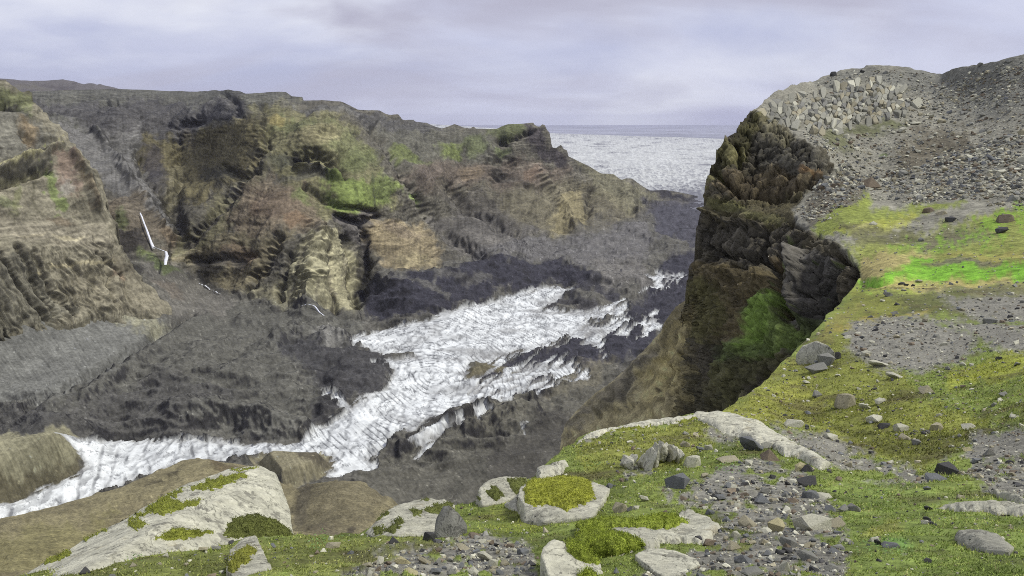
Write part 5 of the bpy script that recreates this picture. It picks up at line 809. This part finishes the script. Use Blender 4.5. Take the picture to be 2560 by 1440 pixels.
H3 = hero('rock_outcrop', 'pale outcrop veined with dark moss left of the triangular boulder', [(913, 1332, 4.88), (945, 1296, 5.1), (985, 1264, 5.5), (1060, 1245, 5.8), (1110, 1247, 5.8), (1136, 1264, 5.6), (1125, 1300, 5.0), (1000, 1342, 4.2), (930, 1341, 4.5), (1090, 1338, 4.3)], 'pale', 0.3, 0.034, 0.02, 3.4, 0.4)
for q in [[(960, 1330), (1000, 1290), (1010, 1305), (985, 1335)], [(1085, 1262), (1130, 1252), (1136, 1275), (1100, 1285), (1060, 1278)], [(930, 1325), (955, 1308), (960, 1330), (935, 1340)], [(1040, 1248), (1075, 1243), (1070, 1252)], [(935, 1298), (968, 1272), (970, 1282), (945, 1304)], [(1025, 1275), (1060, 1272), (1050, 1290), (1030, 1292)]]: moss_patch(H3, q, MD)
H6 = hero('rock_outcrop', 'rounded pale rock with dark moss on the brink of the drop', [(1188, 1258, 6.2), (1194, 1232, 6.25), (1200, 1215, 6.35), (1222, 1199, 6.5), (1260, 1191, 6.6), (1316, 1192, 6.8), (1322, 1215, 6.6), (1300, 1242, 6.08), (1205, 1264, 5.93), (1250, 1258, 5.96)], 'pale', 0.3, 0.034, 0.02, 3.4, 0.4)
for q in [[(1268, 1196), (1318, 1194), (1320, 1225), (1290, 1238), (1274, 1215)], [(1212, 1228), (1240, 1214), (1262, 1240), (1235, 1252)], [(1190, 1240), (1200, 1228), (1200, 1256)]]: moss_patch(H6, q, MD)
H7 = hero('rock_outcrop', 'pale slab capped with a thick cushion of yellow moss', [(1295, 1240, 5.35), (1300, 1222, 5.7), (1325, 1203, 6.3), (1420, 1194, 6.75), (1480, 1202, 6.4), (1524, 1222, 5.85), (1512, 1252, 5.25), (1490, 1278, 4.6), (1400, 1280, 4.55), (1312, 1262, 4.85), (1308, 1304, 4.65), (1360, 1308, 4.45), (1485, 1294, 4.48)], 'pale', 0.2, 0.032, 0.02, 3.6, 0.04)
moss_patch(H7, [(1310, 1254), (1318, 1196), (1345, 1160), (1420, 1156), (1462, 1164), (1478, 1212), (1488, 1246), (1448, 1266), (1415, 1277), (1385, 1264), (1325, 1264)], (134, 138, 38), 0.028, 2.0, 1.8)
H8 = slab('bedrock', 'bare pale bedrock slab with bright moss cushions at bottom centre', [(1440, 1320), (1500, 1308), (1600, 1312), (1720, 1282), (1775, 1296), (1802, 1326), (1775, 1352), (1760, 1362), (1720, 1358), (1650, 1362), (1640, 1378), (1600, 1372), (1540, 1390), (1460, 1390)], 'pale', 0.035, 2.5)
for q in [[(1400, 1376), (1420, 1345), (1450, 1326), (1500, 1322), (1560, 1338), (1612, 1358), (1606, 1372), (1560, 1384), (1540, 1392), (1440, 1398)], [(1430, 1318), (1490, 1300), (1600, 1288), (1680, 1288), (1720, 1304), (1660, 1326), (1600, 1318), (1540, 1318), (1470, 1326)]]: moss_patch(H8, q, (124, 138, 38), 0.03, 2.0, 1.8)
H8b = hero('rock_outcrop', 'upright pale rock edge under bright moss at bottom centre', [G(1352, 1384, 50), G(1360, 1366, 62), G(1385, 1350, 70), G(1412, 1352, 60), G(1420, 1380, 40), G(1500, 1408, 14), G(1508, 1432, 4), G(1420, 1438, 8), G(1352, 1420, 20), G(1370, 1440, 0), G(1378, 1456, 0), G(1440, 1452, 0)], 'pale', 0.15, 0.02, 0.01, 5, 0.05)
for q in [[(1408, 1352), (1430, 1348), (1520, 1372), (1535, 1405), (1480, 1412), (1440, 1398), (1420, 1380)], [(1440, 1440), (1470, 1428), (1500, 1438), (1480, 1450)]]: moss_patch(H8b, q, (124, 138, 38), 0.025, 2.0, 1.8)
H11 = slab('bedrock', 'long pale bedrock rib along the crest above the drop', [(1428, 1122), (1480, 1081), (1560, 1064), (1680, 1047), (1745, 1033), (1800, 1031), (1842, 1036), (1900, 1058), (1960, 1092), (2030, 1138), (2082, 1172), (2050, 1172), (2000, 1150), (1960, 1140), (1925, 1112), (1890, 1108), (1850, 1080), (1810, 1078), (1775, 1066), (1740, 1048), (1700, 1060), (1640, 1064), (1590, 1074), (1540, 1072), (1500, 1090), (1460, 1100)], 'pale', 0.07, 3)
for q in [[(1500, 1085), (1560, 1070), (1640, 1062), (1600, 1076), (1520, 1092)], [(1690, 1054), (1740, 1042), (1750, 1050), (1710, 1060)]]: moss_patch(H11, q, MO)
hero('rock_outcrop', 'flat pale slab with a shadowed front at the bottom edge', [G(1588, 1388, 14), G(1618, 1370, 12), G(1652, 1371, 10), G(1700, 1380, 10), G(1740, 1396, 8), G(1748, 1412, 2), G(1702, 1437, 2), G(1600, 1412, 0), G(1650, 1438, 0), G(1690, 1446, 0)], 'pale', 0.1, 0.02, 0.01, 5, 0.05)
slab('bedrock', 'thin pale bedrock strip in the grass at the right edge', [(2338, 1270), (2400, 1263), (2470, 1262), (2560, 1268), (2640, 1290), (2540, 1287), (2420, 1280)], 'pale', 0.05, 4)
slab('bedrock', 'narrow pale bedrock rib above the thin strip at the right edge', [(2474, 1231), (2512, 1238), (2570, 1262), (2620, 1280), (2540, 1262), (2500, 1250)], 'pale', 0.06, 4)
slab('bedrock', 'pale rock showing through moss left of the yellow-mossed slab', [(1262, 1262), (1292, 1246), (1300, 1262), (1296, 1276), (1272, 1272)], 'pale', 0.05, 4)
slab('bedrock', 'pale rock step among moss on the crest', [(1340, 1196), (1356, 1178), (1420, 1160), (1424, 1172), (1390, 1190), (1370, 1206), (1346, 1212)], 'pale', 0.09, 4)
# fluted rock: upright fins side by side
fr_o = bpy.data.objects.new('fluted_rock', None); COL.objects.link(fr_o); Pf, _ = surf(1650, 1150); fr_o.location = Pf
fr_o['label'] = 'fluted pale rock of upright fins on the mossy crest'; fr_o['category'] = 'rock'
for k, (fx, fy0, fy1, fw) in enumerate([(1610, 1122, 1166, 16), (1624, 1108, 1172, 15), (1638, 1096, 1160, 16), (1650, 1090, 1150, 15), (1662, 1098, 1146, 14), (1674, 1104, 1150, 14), (1686, 1112, 1152, 14), (1698, 1120, 1156, 13), (1566, 1130, 1166, 20), (1582, 1118, 1150, 16)]):
    Pk, Nk = surf(fx, fy1); u = float(Pk @ FWD) / FPX; bm = hull([Vector(v) for v in hull_arrays(700 + k, 12)[0]])
    for v in bm.verts: v.co = Vector((v.co.x * fw * u * 0.62, v.co.y * 0.16, v.co.z * (fy1 - fy0) * u * 0.5))
    refine(bm, 0.05, 0.016, k, 6.0, 0.25); me = bpy.data.meshes.new('rock_fin'); bm.to_mesh(me); bm.free()
    fo = link('rock_fin', me, m_pale, fr_o); fo.location = Vector(Pk) - Vector(Pf) + Vector((0, 0, (fy1 - fy0) * u * 0.42)); fo.rotation_euler = (-0.25, 0.25 * (1 if k < 8 else 2), 0); fo.color = tint('pale')
print('heroes', time.time() - T0)

# ------------------------------------------------------------------ cracked outcrop on the headland: fitted blocks
OUTC = np.array([(1902, 286), (1945, 258), (1995, 238), (2040, 232), (2110, 216), (2160, 206), (2200, 200), (2245, 212), (2270, 240), (2292, 262), (2272, 290), (2210, 296), (2140, 312), (2090, 330), (2020, 326), (1950, 312)], float)
oc = bpy.data.objects.new('cracked_outcrop', None); COL.objects.link(oc); Pc = bil(E, E.P, 2100, 320); oc.location = Pc
oc['label'] = 'pale cracked bedrock outcrop on the shoulder of the headland'; oc['category'] = 'rock outcrop'
sites = []; tries = 0
while len(sites) < 260:
    c = np.array([rng.uniform(1900, 2295), rng.uniform(198, 332)])
    if sdf(c[:1], c[1:], OUTC)[0] > 3 and all(abs(c[0] - q[0]) / 1.35 + abs(c[1] - q[1]) > rng.uniform(4.5, 17) for q in sites): sites.append(c)
    tries += 1
    if tries > 9000: break
for k, c in enumerate(sites):
    poly = [c + np.array([math.cos(a) * 24, math.sin(a) * 15]) for a in np.linspace(0, 2 * math.pi, 9)[:-1]]
    for j, o_ in enumerate(sites):
        if j == k or np.linalg.norm(o_ - c) > 60: continue
        m_ = (o_ + c) / 2; nn = (o_ - c) / np.linalg.norm(o_ - c); out_ = []
        for a, b in zip(poly, poly[1:] + poly[:1]):
            da, db = (a - m_) @ nn + 0.25, (b - m_) @ nn + 0.25
            if da <= 0: out_.append(a)
            if (da < 0) != (db < 0): out_.append(a + (b - a) * (da / (da - db)))
        poly = out_
        if len(poly) < 3: break
    if len(poly) < 3 or rng.random() < 0.10 + 0.5 * sstep(14, 2, sdf(c[:1], c[1:], OUTC)[0]): continue
    poly = np.array(poly); Pb = bil(E, E.P, poly[:, 0], poly[:, 1]); Nb = bil(E, E.N, np.array([c[0]]), np.array([c[1]]))[0]; cen = Pb.mean(0)
    hgt = rng.uniform(0.02, 0.34) * (0.3 + rng.random()); tl = rng.normal(size=3) * 0.15; top = cen + (Pb - cen) * rng.uniform(0.74, 0.97, (len(Pb), 1)); nrm = Nb + tl; nrm /= np.linalg.norm(nrm)
    top = top - ((top - cen) @ nrm)[:, None] * nrm * 0.8 + Nb * hgt; bot = cen + (Pb - cen) * 0.97 - Nb * 0.5
    bm = hull([Vector(x - Pc) for x in np.concatenate([top, bot, cen + (Pb - cen) * 0.97 + Nb * hgt * 0.55])]); me = bpy.data.meshes.new('rock_block'); bm.to_mesh(me); bm.free()
    fo = link('rock_block', me, m_stone, oc); kb = random.uniform(0.62, 0.98); fo.color = tuple(kb * x_ for x_ in tint(random.choice(('ledge', 'ledge', 'tan', 'grey', 'pale')))[:3]) + (1,)
# ------------------------------------------------------------------ loose stones: the larger ones singly, the rest as gravel
def scatter(n, poly, smin, smax, power=2.2):
    poly = np.array(poly, float); lo, hi = poly.min(0), poly.max(0); X = rng.uniform(lo[0], hi[0], n * 4); Y = rng.uniform(lo[1], hi[1], n * 4)
    k = sdf(X, Y, poly) > 0; X, Y = X[k][:n], Y[k][:n]; S = smin * (1 - rng.random(len(X)) * (1 - (smin / smax) ** power)) ** (-1 / power)
    return X, Y, S
SCREE = [(2060, 345), (2200, 330), (2290, 270), (2340, 215), (2430, 180), (2700, 150), (2700, 520), (2560, 535), (2400, 490), (2280, 515), (2160, 500), (2060, 560), (2010, 545), (2060, 470), (2110, 420)]
UPPER = [(2010, 225), (2100, 185), (2200, 172), (2290, 182), (2345, 200), (2500, 165), (2700, 135), (2700, 240), (2300, 280), (2240, 205), (2110, 212), (2000, 235)]
ROCKBAND = [(2030, 470), (2100, 415), (2180, 440), (2280, 420), (2360, 390), (2560, 330), (2560, 500), (2440, 490), (2300, 510), (2200, 470), (2100, 500)]
SHELF = [(2160, 740), (2560, 725), (2560, 1050), (2440, 1080), (2300, 1180), (2080, 1085), (1960, 1050), (1850, 1020), (2000, 890), (2090, 790)]
RUB = [(1640, 1215), (1790, 1170), (1990, 1185), (2070, 1260), (2130, 1330), (2130, 1440), (1700, 1440), (1820, 1310), (1740, 1265)]
NEARG = [(880, 1440), (960, 1385), (1100, 1362), (1190, 1335), (1300, 1355), (1330, 1440)]
placed = [(b_[0], b_[1], b_[2]) for b_ in BOULDERS]
WORD = dict(grey='grey', blue='blue-grey', dark='dark', pale='pale', tan='tan', yellow='yellowish', brown='brown'); ORD = ['first', 'second', 'third', 'fourth', 'fifth', 'sixth', 'seventh', 'eighth', 'ninth', 'tenth', 'eleventh', 'twelfth', 'thirteenth', 'fourteenth']
def singles(n, poly, smin, smax, tones, where, group):
    X, Y, S = scatter(n * 3, poly, smin, smax, 2.6); got = []
    for x, y, sz in zip(X, Y, S):
        if len(got) >= n: break
        if not (0 < x < 2560 and y < 1436) or any(abs(x - a) < (c + sz) * 0.55 and abs(y - b) < (c + sz) * 0.35 for a, b, c in placed): continue
        tn = random.choice(tones); o = put_stone(x, y, sz * random.uniform(1, 1.5), sz * random.uniform(0.6, 0.9), tn, '', 'stone', 'stone', group, random.choice(SMALLM if sz < 14 else LARGE), random.uniform(0, 6.28), 0.28, 0.4); placed.append((x, y, sz)); got.append((x, y, tn, o))
    xs, ys = np.quantile([g[0] for g in got], [0.34, 0.67]), np.median([g[1] for g in got]); cells = {}
    for x, y, tn, o in got: cells.setdefault((('upper' if y < ys else 'lower'), ('left', 'middle', 'right')[int(np.searchsorted(xs, x))], tn), []).append((x, o))
    for (v, h, tn), L_ in cells.items():
        L_.sort(key=lambda t_: t_[0])
        for k, (x, o) in enumerate(L_): o['label'] = f"{WORD[tn]} stone{'' if len(L_) == 1 else ', ' + ORD[min(k, 13)] + ' from left'} in the {v} {h} part of {where}"
singles(46, ROCKBAND, 11, 22, ('grey', 'grey', 'tan', 'pale', 'blue'), 'the headland boulder band', 'rocks in the boulder band of the scree')
singles(40, SCREE, 8, 15, ('grey', 'tan', 'pale', 'pale'), 'the headland scree', 'stones on the headland scree')
singles(26, SHELF, 9, 17, ('pale', 'pale', 'tan', 'grey', 'grey'), 'the mossy shelf', 'stones on the mossy shelf')
singles(44, RUB, 13, 26, ('grey', 'blue', 'blue', 'tan', 'pale', 'dark'), 'the foreground rubble', 'stones in the rubble field')
singles(30, NEARG, 13, 26, ('grey', 'blue', 'tan', 'pale', 'dark', 'brown'), 'the near gravel patch', 'stones in the near gravel patch')
def gravel(name, X, Y, S, tones):
    n = len(X); Vs, Fs_, Cs, off = [], [], [], 0
    for vi, (V, F) in enumerate(SMALL):
        k = np.arange(n) % len(SMALL) == vi; x, y, sz = X[k], Y[k], S[k]; m_ = len(x)
        if not m_: continue
        onF = (sdf(x, y, F_OUT) > -6) & (y > 690); P = np.where(onF[:, None], bil(Fs, Fs.P, x, y), bil(E, E.P, x, y)); u = (P @ FWD) / FPX
        sc = (sz * u / 2)[:, None] * rng.uniform(0.75, 1.25, (m_, 3)) * np.array([1.1, 1.0, 0.72]); a = rng.uniform(0, 6.28, m_); b = rng.normal(size=m_) * 0.4
        v = V[None] * sc[:, None, :]; ca, sa = np.cos(a)[:, None], np.sin(a)[:, None]; cb, sb = np.cos(b)[:, None], np.sin(b)[:, None]
        vx, vz = v[..., 0] * cb - v[..., 2] * sb, v[..., 0] * sb + v[..., 2] * cb; v = np.stack([vx * ca - v[..., 1] * sa, vx * sa + v[..., 1] * ca, vz], -1) + P[:, None] + np.array([0, 0, 1.0]) * (sc[:, 2] * 0.45)[:, None, None]
        col = np.array([s2l(TONE[t_]) for t_ in tones])[rng.integers(0, len(tones), m_)] * rng.uniform(0.7, 1.3, (m_, 1))
        Vs.append(v.reshape(-1, 3)); Fs_.append((F[None] + (np.arange(m_) * len(V))[:, None, None] + off).reshape(-1, 3)); Cs.append(np.repeat(col, len(V), 0)); off += m_ * len(V)
    link(name, mesh_from(name, np.concatenate(Vs), np.concatenate(Fs_), np.clip(np.concatenate(Cs), 0.02, 0.6), False), m_gravel, kind='stuff')
m_gravel = vcol_mat('gravel', 40.0, (0.75, 1.25))
# headland scree
A_ = [scatter(4200, SCREE, 2.6, 12), scatter(1700, ROCKBAND, 4, 16, 2.0), scatter(1500, UPPER, 2.2, 7), scatter(420, OUTC, 3, 9), scatter(500, [(2000, 330), (2060, 340), (2120, 420), (2040, 470), (1990, 520), (2020, 560), (2120, 500), (2100, 420)], 3, 9), scatter(300, [(2030, 560), (2700, 520), (2700, 700), (2160, 690)], 2.4, 7)]
gravel('scree', *[np.concatenate([a[i] for a in A_]) for i in range(3)], ('grey', 'grey', 'tan', 'pale', 'pale', 'brown', 'blue'))
# foreground gravel where the ground is bare, a few stones in the moss
Xs, Ys, Ss = [], [], []
X, Y = rng.uniform(-100, 2640, 60000), rng.uniform(700, 1470, 60000); k = sdf(X, Y, F_OUT) > 3; X, Y = X[k], Y[k]
gm = bil(Fs, Fs.grav, X, Y); k = rng.random(len(X)) < np.where(gm > 0.5, 0.62, 0.06 + 0.13 * (Y < 1130)); X, Y = X[k], Y[k]
S = 2.6 * (1 - rng.random(len(X)) * (1 - (2.6 / 15) ** 1.9)) ** (-1 / 1.9) * np.where(Y > 1150, 1.35, 0.95)
gravel('gravel', X, Y, S, ('grey', 'blue', 'tan', 'pale', 'pale', 'dark', 'brown'))
print('gravel', len(X), time.time() - T0)

# ------------------------------------------------------------------ moss and grass blades over the near ground
nB = 150000; X, Y = rng.uniform(-100, 2640, nB * 2), rng.uniform(860, 1480, nB * 2); k = sdf(X, Y, F_OUT) > 2; X, Y = X[k], Y[k]
gm = bil(Fs, Fs.grav, X, Y); k = rng.random(len(X)) > gm * 0.97; X, Y = X[k], Y[k]; P = bil(Fs, Fs.P, X, Y); N_ = bil(Fs, Fs.N, X, Y); C = bil(Fs, Fs.col, X, Y); r_ = np.linalg.norm(P[:, :2], axis=1)
clump = fbm(P / 0.25 + 3, 3); k = clump + rng.normal(size=len(X)) * 0.2 > -0.05; X, Y, P, N_, C, r_ = X[k], Y[k], P[k], N_[k], C[k], r_[k]
N_ = N_ * 0.6 + np.array([0.25, -0.35, 0.55]); C = C * rng.uniform(1.2, 2.4, (len(C), 1)) * np.clip(1 + 1.0 * fbm(P / 0.14 + 6, 3) + 0.6 * fbm(P / 0.7 + 1, 3), 0.35, 1.8)[:, None]; dry = rng.random(len(C)) < 0.07; C[dry] = s2l((176, 166, 112)) * rng.uniform(0.6, 1.1, (dry.sum(), 1))
bv, bf, bc = blades(P, N_, rng.uniform(0.3, 1.0, len(P)) * np.clip(0.006 * r_, 0.016, 0.06), np.clip(0.0013 * r_, 0.004, 0.016), C, 0.7)
link('moss', mesh_from('moss', bv, bf, np.clip(bc, 0.01, 0.5), False), m_moss, kind='stuff'); print('moss', len(P), time.time() - T0)
# small leaves creeping through the moss
m_leaf = vcol_mat('leaf', 60.0, (0.8, 1.2)); V, F, C = [], [], []
for px_, py_, n_, sp in [(330, 1393, 46, 34), (805, 1352, 60, 52), (2172, 1378, 60, 46), (1815, 1172, 40, 34), (1490, 1158, 26, 22), (2250, 1394, 36, 30), (2190, 1240, 36, 40)]:
    for k in range(n_):
        x, y = px_ + rng.normal() * sp * 0.5, py_ + rng.normal() * sp * 0.22; q, nn = surf(x, y); u = float(q @ FWD) / FPX; a = rng.uniform(0, 6.28); L_ = rng.uniform(3, 7) * u; d = np.array([math.cos(a), math.sin(a), rng.uniform(0.1, 0.5)]); e = np.array([-math.sin(a), math.cos(a), 0.1]); q = q + np.array([0, 0, rng.uniform(0.006, 0.025)])
        b0 = len(V); V += [q, q + d * L_ * 0.4 + e * L_ * 0.32, q + d * L_ + np.array([0, 0, -0.15 * L_]), q + d * L_ * 0.4 - e * L_ * 0.32, q + d * L_ * 0.45 - np.array([0, 0, 0.06 * L_])]
        F += [(b0, b0 + 1, b0 + 4), (b0 + 1, b0 + 2, b0 + 4), (b0 + 2, b0 + 3, b0 + 4), (b0 + 3, b0, b0 + 4)]; C += [s2l((104, 140, 72)) * rng.uniform(0.7, 1.3)] * 5
link('leaf_cover', mesh_from('leaf_cover', np.array(V), np.array(F), np.array(C)), m_leaf, kind='stuff')

# ------------------------------------------------------------------ waterfall and stream
m_water, N, L, b = new_mat('white_water'); b.inputs['Roughness'].default_value = 0.5
tcw = N.new('ShaderNodeTexCoord').outputs['Object']; f = noise_node(N, L, tcw, 0.5, 6, 0.7)
cr = N.new('ShaderNodeValToRGB'); cr.color_ramp.elements[0].color = (0.5, 0.53, 0.58, 1); cr.color_ramp.elements[1].color = (0.86, 0.88, 0.9, 1); cr.color_ramp.elements[0].position = 0.3; cr.color_ramp.elements[1].position = 0.6
L.new(f, cr.inputs[0]); L.new(cr.outputs[0], b.inputs['Base Color'])
def stream(name, line, widths, lift, parent=None, seed=0):
    line = np.array(line, float); t_ = np.linspace(0, len(line) - 1, 40); x = np.interp(t_, range(len(line)), line[:, 0]); y = np.interp(t_, range(len(line)), line[:, 1]); w = np.interp(t_, range(len(widths)), widths)
    c = bil(mid, mid.P, x, y); rr_ = np.linalg.norm(c, axis=1); rr_ = np.polyval(np.polyfit(t_, rr_, 2), t_); c = c / np.linalg.norm(c, axis=1)[:, None] * rr_[:, None]; c = c * (1 - lift / np.linalg.norm(c, axis=1))[:, None]; u = (c @ FWD) / FPX; cols = []
    jit = 1 + 0.25 * fbm(np.stack([t_ * 1.7, t_ * 0 + seed, t_ * 0], -1), 3); sh = 0.8 * fbm(np.stack([t_ * 1.3, t_ * 0 + seed + 9, t_ * 0], -1), 3)
    for k in np.linspace(-1, 1, 7): cols.append(c + np.array([1.0, 0, 0]) * ((k * w / 2 * jit + sh) * u)[:, None] + np.array([0, -1.0, 0.3]) * ((1 - k * k) * w * 0.3 * u)[:, None])
    G = np.stack(cols, 1); i = np.arange(G.shape[0] * 7).reshape(-1, 7); f = np.stack([i[:-1, :-1], i[1:, :-1], i[1:, 1:], i[:-1, 1:]], -1).reshape(-1, 4); base = parent.matrix_world.translation if parent else None
    V = G.reshape(-1, 3); b0 = V.mean(0) if parent is None else np.array(WF0); o = link(name, mesh_from(name, V - b0, f), m_water, parent)
    if parent is None: o.location = b0
    return o
WF0 = bil(mid, mid.P, 415, 660); wf = bpy.data.objects.new('waterfall', None); COL.objects.link(wf); wf.location = WF0
wf['label'] = 'thin white waterfall dropping from a notch in the left valley wall'; wf['category'] = 'waterfall'
stream('fall', [(350, 532), (358, 552), (368, 580), (377, 605), (384, 621)], [4, 5, 6, 7, 9], 9, wf, 1); stream('cascade', [(381, 617), (400, 624), (414, 629), (417, 640), (414, 652), (413, 664)], [7, 6, 7, 10, 9, 6], 34, wf, 4)
for q, wd, lab in [([(497, 706), (515, 716), (528, 724)], [2, 4, 1], 'short white stretch of stream below the waterfall'), ([(530, 728), (540, 733), (552, 738)], [1, 3, 1], 'last white glint of the stream before the moraine'), ([(756, 788), (785, 788), (812, 793)], [2, 5, 3], 'pale meltwater pool at the foot of the pale spur')]:
    o = stream('stream', q, wd, 5, None, 6); o['label'] = lab; o['category'] = 'stream'
print('done', time.time() - T0)
